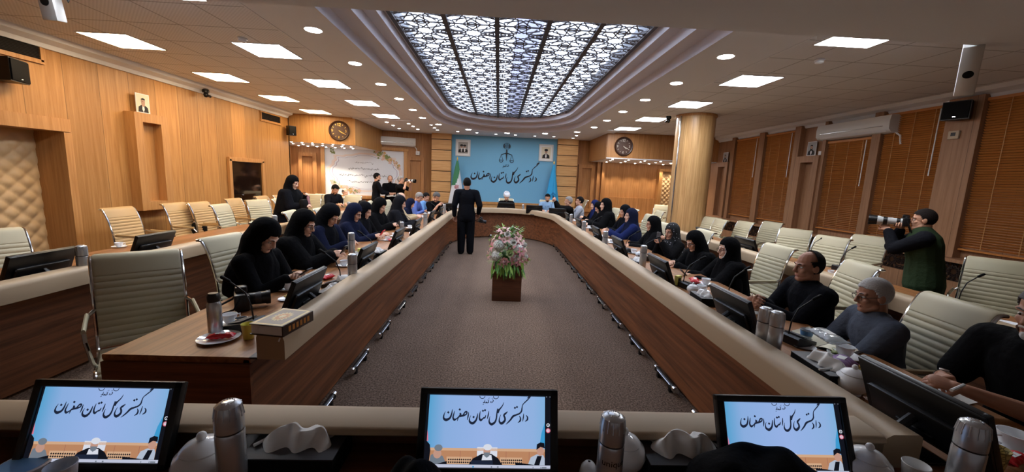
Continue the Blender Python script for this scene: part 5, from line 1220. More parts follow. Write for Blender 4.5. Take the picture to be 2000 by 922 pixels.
def rx(d): return M.Rotation(math.radians(d), 3, 'X')
def rz_(d): return M.Rotation(math.radians(d), 3, 'Z')
def ik(S, T, a, c, pole):
    d = T-S; L = min(d.length, (a+c)*.995); dn = d.normalized(); T = S+dn*L
    x = (a*a-c*c+L*L)/(2*L); h = math.sqrt(max(0, a*a-x*x)); p = pole-dn*pole.dot(dn)
    p = p.normalized() if p.length > 1e-4 else dn.orthogonal().normalized()
    return S+dn*x+p*h, T
def add_hand(b, Wr, d, n, side, curl, sc=1.0, th=None):
    d = d.normalized(); n = (n-d*n.dot(d)).normalized(); sd = d.cross(n)*side       # sd: towards the thumb
    K = Wr+d*.085*sc
    b.cap(Wr, Wr+d*.03*sc, .026*sc, .03*sc, .7, sd); b.cap(Wr+d*.035*sc, K-d*.005*sc, .036*sc, .042*sc, .36, sd)
    for k, (off, l) in enumerate(((.031, .98), (.0105, 1.08), (-.0105, 1.0), (-.031, .8))):
        p = K+sd*off*sc-d*(.004*abs(k-1))*sc; dd = d; a = 0; r = .0098*sc
        for seg, f in ((.042, .8), (.026, 1.1), (.021, .8)):
            a += math.radians(curl*f); dd = (d*math.cos(a)+n*math.sin(a)+sd*off*.6).normalized(); q = p+dd*seg*l*sc; b.cap(p, q, r, r*.9, seg=8); p = q; r *= .9
    tb = Wr+d*.028*sc+sd*.03*sc; t1 = tb+(d*.7+sd*.6+n*.35).normalized()*.042*sc; t2 = t1+(d*.9+n*.45-sd*.1).normalized()*.034*sc
    b.cap(tb-sd*.01*sc, t1, .0145*sc, .0115*sc, seg=8); b.cap(t1, t2, .0112*sc, .0092*sc, seg=8)
def add_head(b, T, female=False, ears=True, wide=1.0):
    E = lambda c, r, rot=None: b.add(*(lambda bb: ([T(V(p)) for p in bb.v], bb.f))(B().ell(c, r, rot)))
    Cp = lambda p, q, r0, r1, fl=1.0: b.add(*(lambda bb: ([T(V(x)) for x in bb.v], bb.f))(B().cap(p, q, r0, r1, fl)))
    w = wide*(.95 if female else 1.0)
    E((0, -.012, .025), (.076*w, .096, .095)); E((0, .028, -.045), (.06*w, .066, .074)); E((0, .012, -.06), (.058*w, .06, .055))
    Cp((-.012, .072, -.098), (.012, .072, -.098), .022, .022); Cp((-.045*w, .02, -.075), (-.015, .066, -.1), .024, .02); Cp((.045*w, .02, -.075), (.015, .066, -.1), .024, .02)
    Cp((0, .088, .012), (0, .108, -.03), .0085, .0125); Cp((-.011, .098, -.036), (.011, .098, -.036), .0085, .0085)
    Cp((-.045*w, .07, .022), (-.012, .084, .02), .011, .01); Cp((.045*w, .07, .022), (.012, .084, .02), .011, .01)
    Cp((-.04*w, .06, -.028), (-.03, .066, -.04), .02, .018); Cp((.04*w, .06, -.028), (.03, .066, -.04), .02, .018)
    Cp((-.017, .085, -.063), (.017, .085, -.063), .007, .007); Cp((-.014, .083, -.074), (.014, .083, -.074), .0075, .0075)
    if ears:
        for s_ in (-1, 1): E((s_*.078*w, -.008, -.012), (.011, .022, .033), (0, s_*.12, s_*.25))
def hair_cap(keep, r=(.082, .102, .102), c=(0, -.012, .025)):
    return B().ell(c, r, nu=72, nv=52, keep=lambda p: keep(V((p.x+c[0], p.y+c[1], p.z+c[2]))))
def k_full(p):
    p = p+V((0, 0, .004*math.sin(90*p.x)+.004*math.sin(140*p.y)))
    l = .062 if p.y > .045 else (-.02 if p.y > -.005 else -.075); 
    if .0 < p.y <= .045: l = -.02+(.062+.02)*(p.y/.045)
    return p.z > l
def k_recede(p): return k_full(p) and not (p.y > -.015 and p.z > .055) and not (p.y > .035 and abs(p.x) < .07)
def k_bald(p): return k_full(p) and p.z < .075 and not (p.y > .03)
def beard_mesh(full):
    b = B().ell((0, .03, -.05), (.0655, .071, .08), nu=36, nv=24, keep=lambda p: (p.z < (-.012 if abs(p.x) > .04 else -.034) and p.y > -.045 and not (abs(p.x) < .022 and -.033 < p.z < -.0)))
    b.ell((0, .078, -.098), (.03, .022, .024 if not full else .035), nu=16, nv=10)
    b.cap((-.022, .092, -.056), (.022, .092, -.056), .006, .006); return b
HOODS = 0
def person(label, head, face, sit=True, lean=8, hp=10, hyaw=0, hands=None, curl=35, vox=.008, skin='mid', hair='black', cut=k_full, beard=None, top='black', short=False, veil=None, chador=False, under=None, glasses=False,
           turban=False, bottom='trouser', palm=(-1, -1), sw=.185, group=None, elbow_out=.55, ztw=0.0, eyes=None, hook=None, build=1.0, name='person', row=None, lining=None, legw=1.0, skirt=0.0):
    fem = veil is not None
    P = V((0, 0, .55 if sit else .92)); u = rx(-lean) @ V((0, 0, 1))
    if ztw: u = (u+V((ztw, 0, 0))).normalized()
    waist, chest, neck = P+u*.17, P+u*.34, P+u*.47
    hd = rx(-(lean*.5+hp*.45)) @ V((0, 0, 1)); hc = neck+hd*.175
    RH = rz_(hyaw) @ rx(-hp); T = lambda p: RH @ p + hc
    ht = T(V((0, -.01, .122)))
    f = V((face[0], face[1], 0)).normalized(); ang = math.atan2(f.y, f.x)-math.pi/2; Rw = M.Rotation(ang, 3, 'Z')
    if row:                                                         # slide along the line of sight until the hips sit behind the desk edge
        ax, tgt, sg = {'L': (0, -2.2, -1), 'R': (0, 2.54, 1), 'N': (1, 12.4, 1), 'L2': (0, -4.62, -1)}[row] if isinstance(row, str) else (0, row, 1 if row > 0 else -1); z0, z1 = 1.1, 1.42
        for _ in range(30):
            z = (z0+z1)/2; q = at(head[0], head[1], z); l = q-Rw @ (ht*(z/ht.z))
            if l[ax]*sg > tgt*sg: z0 = z
            else: z1 = z
        head = (q.x, q.y, z)
    s_ = head[2]/ht.z; loc = V(head)-Rw @ (ht*s_); loc.z = 0
    sx = sw*(.92 if fem else 1.0)
    S = {k: P+u*.435+V((k*sx, 0, 0)) for k in (-1, 1)}
    hands = hands or {1: (.1, .42, .8), -1: (-.1, .42, .8)}
    arms = {}
    for k in (-1, 1):
        pole = V((k*elbow_out, -.45, -.75)); e, w = ik(S[k], V(hands[k]), .285, .25, pole); arms[k] = (e, w)
    b = B(); add_head(b, T, fem, not fem)
    b.cap(hc+RH @ V((0, -.02, -.06)), neck-u*.02, .052*build, .062*build)
    b.cap(P, waist, .13, .115, .7, (1, 0, 0)); b.cap(waist, chest, .115, .13, .68, (1, 0, 0)); b.cap(S[-1]+V((.05, 0, 0)), S[1]-V((.05, 0, 0)), .055, .055); b.cap(chest, neck, .11, .06, .7, (1, 0, 0))
    hm = .92 if fem else 1.04
    for k in (-1, 1):
        e, w = arms[k]; b.cap(S[k], e, .05*build, .04*build); b.cap(e, w, .04*build, .027)
        fd = (w-e).normalized(); n = V((palm[0]*k*.5, .0, -1.0)) if palm[1] < 0 else V((-k*1.0, .15, .1)); d = (fd*1.0+V((-k*.25, .25, 0))).normalized()
        add_hand(b, w, d, n, -k if palm[1] < 0 else -k, curl, hm)
    kn = {}
    for k in (-1, 1):
        if sit: pts = (P+V((k*.09, .0, -.0)), V((k*.11, .37, .53)), V((k*.11, .27, .09)), V((k*.12, .39, .04)))
        else: pts = (P+V((k*.09, 0, -.02)), V((k*.1, .03, .5)), V((k*.1, -.01, .09)), V((k*.12, .13, .035)))
        kn[k] = pts; b.cap(pts[0], pts[1], .08, .055); b.cap(pts[1], pts[2], .052, .036); b.cap(pts[2], pts[3], .036, .026)
    root = remesh(b, name, SK[skin], vox*.62 if vox < .008 else vox, 3)
    root.location = loc; root.rotation_euler = (0, 0, ang); root.scale = (s_,)*3; tag(root, label, 'person', group)
    rv = max(vox*1.25, .008)
    # clothing
    c = B(); g = build*(1.14 if not fem else (1.24 if chador else 1.16))
    c.cap(P-V((0, 0, .04)), waist, .16*g, .14*g, .74, (1, 0, 0)); c.cap(waist, chest, .14*g, .158*g, .7, (1, 0, 0)); c.cap(chest, P+u*.42, .15*g, .11*g, .68, (1, 0, 0)); c.cap(S[-1]+V((.03, 0, 0)), S[1]-V((.03, 0, 0)), .07*g, .07*g, .95)
    c.cap(P+u*.40, neck-u*.015, .1*g, .068, .8, (1, 0, 0))
    for k in (-1, 1):
        e, w = arms[k]; ws = e.lerp(w, .9 if not short else .0)
        c.cap(S[k], e if not short else S[k].lerp(e, .75), .068*g, (.055 if not fem else (.078 if chador else .064))*g)
        if not short: c.cap(e, ws, (.053 if not fem else (.074 if chador else .06))*g, (.04 if not fem else (.055 if chador else .046))*g)
    if skirt: c.cap(P+V((-.07, 0, 0)), P+V((-.08, 0, -skirt)), .12, .125, .95); c.cap(P+V((.07, 0, 0)), P+V((.08, 0, -skirt)), .12, .125, .95)
    tm = CL[top] if isinstance(top, str) else top
    if chador or fem:                                              # long coat over the legs
        for k in (-1, 1): c.cap(kn[k][0], kn[k][1], .12, .1); c.cap(kn[k][1], kn[k][2]+V((0, 0, .05)), .1, .1)
        if not sit: c.cap(P, V((0, .02, .1)), .17, .22, .8, (1, 0, 0))
    if chador:
        for k in (-1, 1): c.cap(S[k]+V((0, -.05, 0)), P+V((k*.13, -.08, -.1)), .09, .16)
    remesh(c, 'coat' if fem else ('robe' if turban else 'shirt'), tm, rv, 5, root)
    if not fem:
        tr = B(); tr.cap(P-V((.06, 0, 0)), P+V((.06, 0, 0)), .135, .135, .85)
        for k in (-1, 1): tr.cap(kn[k][0], kn[k][1], .098*legw**.5, .072*legw); tr.cap(kn[k][1], kn[k][2]+V((0, 0, -.02)), .072*legw, .06*legw)
        remesh(tr, 'trousers', CL[bottom], max(rv, .012), 4, root)
    for k in (-1, 1): B().cap(kn[k][2]+V((0, -.03, -.045)), kn[k][3]+V((0, .0, .0)), .045, .04, .9).box(kn[k][2].lerp(kn[k][3], .45)+V((0, 0, -.065)), (.085, .25, .022), bev=.01).obj('shoe', BLACKM, root)
    if not fem and not turban and not under:                        # shirt collar
        cb = B(); 
        for r0, r1, h in ((.066*build, .06*build, .04),):
            bb = B().lathe([(r0*1.05, -.015), (r0*1.12, .012), (r1*1.12, h), (r1, h), (r0, .0)], seg=24, caps=False); Rn = (hd+u).normalized().to_track_quat('Z', 'Y').to_matrix(); cb.add([Rn @ V(p)+neck-u*.005 for p in bb.v], bb.f)
        cb.obj('collar', tm, root, ang=60)
    if under:                                                       # open jacket: shirt front and lapels
        fr = lambda x, t, o: P+u*t+V((x, 0, 0))+(rx(-lean) @ V((0, 1, 0)))*o
        B().add([fr(-.05, .44, .075), fr(.05, .44, .075), fr(.055, .36, .128*g), fr(.0, .12, .128*g), fr(-.055, .36, .128*g)], [(0, 1, 2, 3, 4)]).add([fr(-.05, .44, .055), fr(.05, .44, .055), fr(.055, .36, .1), fr(.0, .12, .1), fr(-.055, .36, .1)], [(0, 1, 2, 3, 4)]).obj('shirt_front', CL[under], root, smooth=False)
        for k in (-1, 1): B().prism([(0, 0), (.05, .02), (.075, .12), (.045, .3), (0, .28)], .008, fr(k*.0, .1, .125*g), tuple(V((k, 0, 0))), tuple(u)).obj('lapel', tm, root, smooth=False)
    detail = vox <= .0075 if eyes is None else eyes
    def HB(bb): bb.v = [tuple(T(V(p))) for p in bb.v]; return bb
    if detail:
        for k in (-1, 1):
            e_ = HB(B().ell((k*.031, .0735, -.001), (.0135, .012, .0085), nu=14, nv=8)).obj('eye', EYEW, root); HB(B().ell((k*.031, .083, -.001), (.006, .003, .006), nu=10, nv=6)).obj('iris', IRIS, e_)
            HB(B().tube([(k*.014, .093, .022), (k*.032, .089, .028), (k*.052, .074, .021)], [.003, .0045, .002], 6, flat=.6)).obj('eyebrow', HAIRM['black' if hair in ('black', 'brown') or fem else 'salt'], root)
        HB(B().cap((-.018, .0905, -.066), (.018, .0905, -.066), .0035, .0035, 1.0).cap((-.014, .0895, -.0725), (.014, .0895, -.0725), .004, .004)).obj('lips', LIP, root)
    if not fem and not turban and cut:
        o = HB(hair_cap(cut)).obj('hair', HAIRM[hair], root, ang=180); m = o.modifiers.new('thick', 'SOLIDIFY'); m.thickness = .007; m.offset = 0.2
    if beard: HB(beard_mesh(beard == 'full')).obj('beard', HAIRM[hair if beard != 'white' else 'white'], root, ang=180)
    if glasses:
        gb = B()
        for k in (-1, 1):
            gb.tube([(k*.033+.024*math.cos(a), .1, -.004+.018*math.sin(a)) for a in [2*math.pi*i/16 for i in range(17)]], .0018, 6); gb.tube([(k*.057, .098, .003), (k*.077, .06, .004), (k*.08, -.01, .0)], .002, 6)
        gb.tube([(-.01, .102, .0), (.01, .102, .0)], .0018, 6); HB(gb).obj('spectacles', BLACKP, root)
    if turban:
        tb = B()
        for k in range(6):
            a = k*.5; q = []
            for i in range(25):
                t = 2*math.pi*i/24; q.append((.092*math.cos(t)*(1-.06*k*.5), -.015+.108*math.sin(t)*(1-.06*k*.5), .052+.013*k+.018*math.sin(t+a)))
            tb.tube(q, .022, 8)
        tb.ell((0, -.015, .07), (.09, .105, .075)); HB(tb).obj('turban', CL['white'], root, ang=180)
        fr = lambda x, t, o: P+u*t+V((x, 0, 0))+(rx(-lean) @ V((0, 1, 0)))*o
        B().add([fr(-.055, .47, .07), fr(.055, .47, .07), fr(.08, .34, .14), fr(.06, .05, .15), fr(-.06, .05, .15), fr(-.08, .34, .14)], [(0, 1, 2, 3, 4, 5)]).add([fr(-.055, .47, .04), fr(.055, .47, .04), fr(.08, .34, .1), fr(.06, .05, .1), fr(-.06, .05, .1), fr(-.08, .34, .1)], [(0, 1, 2, 3, 4, 5)]).obj('inner_robe', CL['sky'], root, smooth=False)
    if fem:
        vb = B(); NU = 56; rings = []; deep = .0
        # crown to jaw follow the head, below that the cloth falls on neck, shoulders and chest
        for z in (.142, .134, .116, .09, .06, .03, .0, -.03, -.06, -.09, -.115):
            q = max(0, 1-((z-.025)/.118)**2)**.5 if z > .025 else 1.0
            rx_, ry_ = .092*q+.004, .116*q+.004
            if z < -.03: rx_ *= 1+.5*(-.03-z); ry_ *= 1+.6*(-.03-z)
            rings.append(('h', z, rx_, ry_, 0))
        for dz, rx_, ry_, yo in ((.0, .118, .135, -.012), (-.035, .15, .145, -.012), (-.075, .2, .155, -.01), (-.13, .236 if not chador else .255, .17, -.01), (-.2, .25 if not chador else .275, .18, 0), (-.28, .245 if not chador else .29, .195, .01), (-.34 if not chador else -.42, .225 if not chador else .3, .19 if not chador else .215, .01)):
            rings.append(('b', dz, rx_, ry_, yo))
        Pts = []
        for ri, (w_, z, rx_, ry_, yo) in enumerate(rings):
            for i in range(NU):
                t = 2*math.pi*i/NU+math.pi/2; fold = 1+(.0 if w_ == 'h' else .034*math.sin(7*t+ri*.35)+.018*math.sin(13*t+ri*.6))
                if w_ == 'h':
                    y = ry_*math.sin(t); 
                    if y > 0: y *= .84
                    Pts.append(T(V((rx_*math.cos(t), y-.016, z))))
                else: Pts.append(neck+u*z+V((rx_*build*math.cos(t)*fold, 0, 0))+(rx(-lean) @ V((0, 1, 0)))*(ry_*math.sin(t)*fold*(1 if math.sin(t) < 0 else .9)+yo))
        F = []
        for ri in range(len(rings)-1):
            for i in range(NU):
                i2 = (i+1) % NU; tm_ = (i+.5)*360/NU; tm_ = tm_ if tm_ < 180 else tm_-360
                zz = (rings[ri][1]+rings[ri+1][1])/2 if rings[ri+1][0] == 'h' else -.12
                if rings[ri][0] == 'h' and rings[ri+1][0] == 'h' and -.112 < zz < .066:
                    lim = 50*math.sqrt(max(0, 1-((zz+.015)/.098)**2))
                    if abs(tm_) < lim: continue
                F.append((ri*NU+i, ri*NU+i2, (ri+1)*NU+i2, (ri+1)*NU+i))
        F.append(tuple(range(NU)))
        vb.add(Pts, F); vo = vb.obj('headscarf', CL[veil] if isinstance(veil, str) else veil, root, ang=180)
        if lining:
            q = []
            for i in range(33):
                a = 2*math.pi*i/32; zz = -.017+.09*math.sin(a); xx = .073*math.cos(a); q.append(T(V((xx, .1*math.sqrt(max(0, 1-(xx/.1)**2))-.018-(.012 if zz > .03 else 0), zz))))
            vb2 = B().tube(q, .0065, 8, flat=1.0); vb2.obj('scarf_lining', CL[lining], root, ang=180)
        m = vo.modifiers.new('thick', 'SOLIDIFY'); m.thickness = .009; m.offset = 1; m2 = vo.modifiers.new('soft', 'SUBSURF'); m2.levels = 1; m2.render_levels = 1
    return dict(o=root, s=s_, M=M.Translation(loc) @ M.Rotation(ang, 4, 'Z') @ M.Scale(s_, 4), arms=arms, ang=ang, T=T, RH=RH)
def hold_phone(p, lab, up=.35, off=(0, .1, .035), m=None):
    w = (p['arms'][1][1]+p['arms'][-1][1])/2+V(off); l = p['M'] @ w; return phone(l, (math.pi*up-.0, 0, p['ang']), lab, m)
def at2(px, py, z): q = at(px, py, z); return (q.x, q.y, z)
def along(px, py, y):                                                       # a point of the photograph at the depth y
    r = CR @ V(((px-PW/2)/FPX, -(py-PH/2)/FPX, -1.0)); t = y/r.y; return (r.x*t, y, CAMZ+r.z*t)
HP_ = {1: (.045, .40, .84), -1: (-.045, .40, .84)}                          # both hands before the chest with a phone
DK_ = {1: (.16, .42, .79), -1: (-.12, .42, .79)}                            # hands on the desk
PATS = mat('patterned_scarf', '#121216', .8)
def pat_scarf():
    nt = PATS.node_tree; p = nt.nodes['Principled BSDF']; v = nt.nodes.new('ShaderNodeTexVoronoi'); v.inputs['Scale'].default_value = 26; tc = node(nt, 'TexCoord'); cr = nt.nodes.new('ShaderNodeValToRGB')
    cr.color_ramp.elements[0].color = lin('#c8c8d0'); cr.color_ramp.elements[1].color = lin('#101014'); cr.color_ramp.elements[0].position = .12; cr.color_ramp.elements[1].position = .2
    nt.links.new(tc.outputs['Object'], v.inputs['Vector']); nt.links.new(v.outputs['Distance'], cr.inputs[0]); nt.links.new(cr.outputs[0], p.inputs['Base Color'])
pat_scarf()
# ---- the near side of the horseshoe with the women on their phones
p = person('young woman in a black veil looking down at her phone, nearest the thick book', (533, 437), (1, -.15), lean=14, hp=38, hands=HP_, row=-2.05, build=.88, vox=.0065, skin='pale', veil='black', top='black'); hold_phone(p, 'pale phone in the hands of the woman nearest the book', .2, m=GREYP)
p = person('woman in black chador and glasses holding a phone with both hands by two flasks', (602, 415), (1, -.05), lean=14, hp=24, hands={1: (.04, .46, .86), -1: (-.06, .44, .86)}, row=-2.13, vox=.0065, skin='fair', veil='black', top='black', chador=True, glasses=True); hold_phone(p, 'dark phone held by the woman with glasses', .32)
p = person('woman in a dark navy veil bowing her head, third from the book', (655, 405), (1, -.2), lean=12, hp=38, hands=HP_, row='L', vox=.0075, skin='fair', veil='ink', top='navy')
p = person('woman in a navy veil and sleeves reading a red-cased phone', (698, 401), (1, -.1), lean=12, hp=26, hands={1: (.04, .46, .84), -1: (-.05, .46, .84)}, row='L', vox=.0075, skin='fair', veil='navy', top='navy'); hold_phone(p, 'red-cased phone held by the navy-veiled woman', .3, m=RED)
p = person('woman in a black chador half hidden behind the navy-veiled women', (718, 398), (1, -.1), lean=12, hp=25, row='L', vox=.01, skin='fair', veil='ink', top='black')
p = person('woman in a black hood typing on a phone held over the desk', (748, 390), (1, -.2), lean=14, hp=30, hands=HP_, row='L', vox=.009, skin='fair', veil='black', top='black', chador=True); hold_phone(p, 'phone held over the desk by the woman in the black hood', .25, m=GREYP)
p = person('woman in a charcoal chador turned towards the man in blue', (785, 385), (1, .1), lean=12, hp=18, hands=DK_, row=-2.0, vox=.009, skin='fair', veil='char', top='char', chador=True)
p = person('bald man with grey temples behind the charcoal chador', (787, 377), (1, .3), lean=6, hp=25, row='L', vox=.011, skin='fair', hair='salt', cut=k_bald, top='beige')
p = person('woman in dark navy leaning on the desk next to the man in blue', (806, 390), (1, 0), lean=26, hp=30, row=-2.36, vox=.011, skin='fair', veil='navy', top='navy')
p = person('grey-haired man in a blue shirt writing at the desk', (823, 377), (1, -.1), lean=20, hp=34, hands=DK_, row=-2.3, vox=.009, skin='mid', hair='grey', top='blue', beard=None)
p = person('man in a light blue shirt partly hidden behind the grey-haired man in blue', (835, 377), (1, -.2), lean=16, hp=25, hands=DK_, row='L', vox=.011, skin='mid', hair='black', top='sky', short=True)
p = person('man in a black short-sleeved top looking down by the slatted pillar', at2(856, 377, 1.27), (.8, -.6), lean=16, hp=38, hands={1: (.1, .36, .95), -1: (-.1, .42, .8)}, vox=.009, skin='mid', hair='salt', top='black', short=True, beard='stubble')
# ---- standing and second-row people on that side
p = person('woman standing in a long black chador with a bag between the chairs', along(575, 345, 7.4), (1, -.1), sit=False, lean=8, hp=20, hands={1: (.06, .36, 1.12), -1: (-.05, .33, 1.3)}, vox=.0075, skin='fair', veil='black', top='ink', chador=True)
t = thing('handbag', 'black handbag with a printed cloth in the arms of the standing woman', 'bag', p['M'] @ V((.06, .36, 1.16)), p['ang']); B().box((0, 0, 0), (.22, .1, .17), bev=.04).obj('body', BLACKM, t); B().box((-.06, .045, .04), (.06, .03, .2), (0, .3, 0), bev=.012).obj('scarf', cloth('pink_print', '#a77a80'), t); B().tube([(-.08, 0, .08), (-.04, 0, .2), (.04, 0, .2), (.08, 0, .08)], .008).obj('handle', BLACKM, t)
p = person('young man in a black T-shirt looking down at a tablet in the second row', (658, 362), (1, -.45), lean=16, hp=34, hands=DK_, row='L2', vox=.009, skin='mid', hair='black', top='char', beard='stubble', short=True)
p = person('balding man in a beige shirt in the second row beside the black T-shirt', (674, 368), (1, -.55), lean=8, hp=5, row='L2', vox=.01, skin='fair', hair='salt', cut=k_bald, top='beige', hands=DK_)
p = person('man standing in a black shirt seen from behind before the floral banner', along(737, 338, 12.45), (1, .55), sit=False, lean=3, hp=8, hyaw=-10, hands={1: (.12, .36, 1.08), -1: (-.02, .4, 1.08)}, vox=.009, skin='mid', hair='black', top='ink', beard='stubble')
p = person('bearded man standing in a black shirt facing the room by the banner edge', along(762, 343, 13.25), (.35, -1), sit=False, lean=2, hp=8, hands={1: (.1, .3, 1.1), -1: (-.08, .3, 1.1)}, vox=.009, skin='mid', hair='black', cut=k_recede, top='black', beard='full', short=True)
p = person('grey-haired photographer in black aiming a white lens below the air conditioner', along(783, 344, 12.25), (1, -.25), sit=False, lean=4, hp=4, hands={1: (.1, .26, 1.5), -1: (.0, .36, 1.46)}, palm=(-1, 1), curl=50, vox=.009, skin='mid', hair='grey', top='black', short=True)
camera_thing(p['M'] @ V((.03, .24, 1.5)), p['ang'], 'camera with a long white lens held up by the grey-haired photographer', long_lens=True)
t = thing('paper_bundle', 'white papers in the hands of the men standing by the banner', 'paper', along(768, 384, 12.4), .4); B().grid(lambda i, j: ((i-.5)*.4, (j-.5)*.25, .02*math.sin(4*i)+.01*j), 8, 4).obj('sheet', PAPER, t); B().grid(lambda i, j: ((i-.5)*.38+.03, (j-.5)*.25+.02, .02*math.sin(4*i)+.01*j-.012), 8, 4).obj('sheet', PAPER, t)
t = thing('tablet', 'dark tablet before the man in a black T-shirt', 'tablet', at(671, 403, .76), -1.2); B().box((0, 0, .09), (.24, .01, .17), (-.35, 0, 0), bev=.004).obj('case', BLACKP, t); B().box((0, .03, .01), (.2, .08, .012), bev=.004).obj('stand', BLACKP, t)
# ---- the man standing in the middle
p = person('man standing with his back turned in a black suit, camera hanging from his hand', (-.69, 8.66, 1.69), (-.1, 1), sit=False, lean=1, hp=6, hyaw=0, hands={1: (.27, .1, .9), -1: (-.26, .03, .84)}, elbow_out=.35, vox=.0065, skin='dark', hair='black', top='ink', bottom='trouser', build=1.06, sw=.2, curl=45, legw=1.32, skirt=.12)
camera_thing(p['M'] @ V((.3, .12, .70)), p['ang']-1.3, 'small black camera hanging from the standing man\'s hand', rx=-.3)
# ---- the far table
p = person('cleric in a white turban and black robe reading behind the far table', (990, 378), (0, -1), lean=10, hp=30, hands=DK_, row='N', vox=.009, skin='fair', hair='salt', beard='full', turban=True, top='robe')
p = person('man in a pale blue jacket over a dark shirt behind the far table', (1070, 379), (-.15, -1), lean=8, hp=18, hands=DK_, row='N', vox=.009, skin='mid', hair='black', top='jacket', under='navy', beard='stubble')
# ---- the window side of the horseshoe
p = person('grey-haired man in black raising a phone to take a picture', at2(1111, 384, 1.31), (-1, -.1), lean=8, hp=4, hands={1: (.05, .44, 1.2), -1: (-.06, .44, 1.18)}, palm=(-1, 1), vox=.009, skin='mid', hair='grey', top='black', curl=50)
hold_phone(p, 'phone raised by the grey-haired man in black', .5, (0, .06, .06))
p = person('man in a light grey suit jacket with a dark shirt looking to the far table', at2(1133, 384, 1.31), (-1, .1), lean=4, hp=2, hands=DK_, vox=.009, skin='mid', hair='black', top='gjacket', under='navy')
p = person('woman in a navy-edged veil beside the grey suit jacket, half hidden', (1161, 392), (-1, -.1), lean=10, hp=10, row=2.62, vox=.01, skin='fair', veil='navy2', top='black', hands=HP_)
p = person('woman in a black veil looking down between two taller women', (1166, 397), (-1, -.15), lean=12, hp=32, row='R', vox=.01, skin='fair', veil='black', top='black', hands=HP_)
p = person('tall woman in a black chador sitting upright looking ahead', (1183, 389), (-1, -.1), lean=6, hp=4, hands=DK_, row=2.4, vox=.009, skin='fair', veil='black', top='black', chador=True)
p = person('woman in a loose black scarf behind the navy-veiled woman', (1219, 402), (-1, -.15), lean=8, hp=14, row=2.66, vox=.009, skin='mid', veil='ink', top='ink')
p = person('woman in a navy veil and navy coat bringing her hands together', (1233, 409), (-1, -.05), lean=6, hp=2, hands={1: (.03, .44, .9), -1: (-.03, .46, .87)}, palm=(-1, 1), curl=15, row=2.42, vox=.0075, skin='fair', veil='navy', top='navy2')
p = person('woman in a plain black hood looking across the aisle', (1275, 424), (-1, .1), lean=8, hp=8, hands={1: (.1, .42, .8), -1: (-.14, .46, .8)}, row='R', vox=.0075, skin='mid', veil='black', top='black', chador=True)
p = person('young woman in a patterned black headscarf holding up a phone', (1312, 438), (-1, -.35), lean=6, hp=10, hands={1: (-.02, .3, 1.06), -1: (-.1, .34, 1.03)}, palm=(-1, 1), curl=48, row='R', vox=.0075, skin='mid', veil=PATS, top='black')
hold_phone(p, 'phone held up by the young woman in the patterned headscarf', .5, (0, .06, .07), GREYP)
p = person('woman in a black chador and glasses bending over her joined hands', (1352, 455), (-1, -.1), lean=16, hp=26, hands={1: (.05, .42, .86), -1: (-.06, .44, .84)}, row='R', vox=.0065, skin='fair', veil='black', top='black', chador=True, glasses=True)
p = person('older woman in a black chador with white lining and glasses, face towards the flags', (1423, 467), (-1, .1), lean=6, hp=6, hands={1: (.12, .42, .82), -1: (-.12, .45, .81)}, row='R', vox=.0065, skin='pale', veil='black', top='black', chador=True, glasses=True, lining='white')
hold_phone(p, 'thin dark phone in the hands of the woman with the white-lined chador', .25, m=GREYP)
p = person('balding man in a black shirt clasping his hands around a blue pen', (1583, 491), (-1, .12), lean=12, hp=6, hands={1: (.04, .44, .86), -1: (-.05, .46, .84)}, palm=(-1, 1), curl=55, row='R', vox=.0062, skin='dark', hair='black', cut=k_recede, top='ink', build=1.12)
t = dup(PROT['wrapped_stick'], p['M'] @ V((.0, .53, .9)), 1.0, 'blue pen between the fingers of the balding man', 'pens'); t.name = 'pen'; t['category'] = 'pen'; t.rotation_euler = (0, .6, 1.0)
p = person('grey-haired man in a slate grey shirt and glasses writing in a notebook', (1708, 544), (-1, .28), lean=12, hp=10, hands={1: (.1, .44, .8), -1: (-.06, .47, .8)}, curl=50, row='R', vox=.0062, skin='dark', hair='white', top='slate', glasses=True, build=1.12)
t = dup(PROT['wrapped_stick'], p['M'] @ V((.03, .55, .83)), 1.4, 'blue pen in the hand of the grey-shirted man', 'pens'); t.name = 'pen'; t['category'] = 'pen'; t.rotation_euler = (0, .5, 2.6)
p = person('man in a black short-sleeved shirt with wristwatch and white pen at the frame edge', along(2052, 560, 1.62), (-1, -.05), lean=14, hp=10, hands={1: (.14, .4, .8), -1: (-.02, .5, .82)}, curl=40, vox=.0062, skin='dark', hair='salt', top='black', short=True, beard='white', build=1.15)
e, w = p['arms'][1]; wd = (w-e).normalized(); Rq = wd.to_track_quat('Z', 'Y').to_matrix()
t = thing('wristwatch', 'steel wristwatch with a white dial on the wrist at the frame edge', 'watch', p['M'] @ (e.lerp(w, .9)), 0); t.rotation_euler = (M.Rotation(p['ang'], 3, 'Z') @ Rq).to_euler()
B().lathe([(.031, -.009), (.034, -.009), (.034, .009), (.031, .009), (.031, -.009)], seg=28, caps=False).obj('strap', STEEL, t); B().lathe([(.018, .0), (.018, .007), (.002, .007)], (0, .033, 0), seg=24, rot=(-math.pi/2, 0, 0)).obj('dial', WHITEP, t)
t = dup(PROT['wrapped_stick'], p['M'] @ V((-.06, .6, .85)), .4, 'white pen in the hand of the man with a watch', 'pens', 1.3); t.name = 'pen'; t['category'] = 'pen'
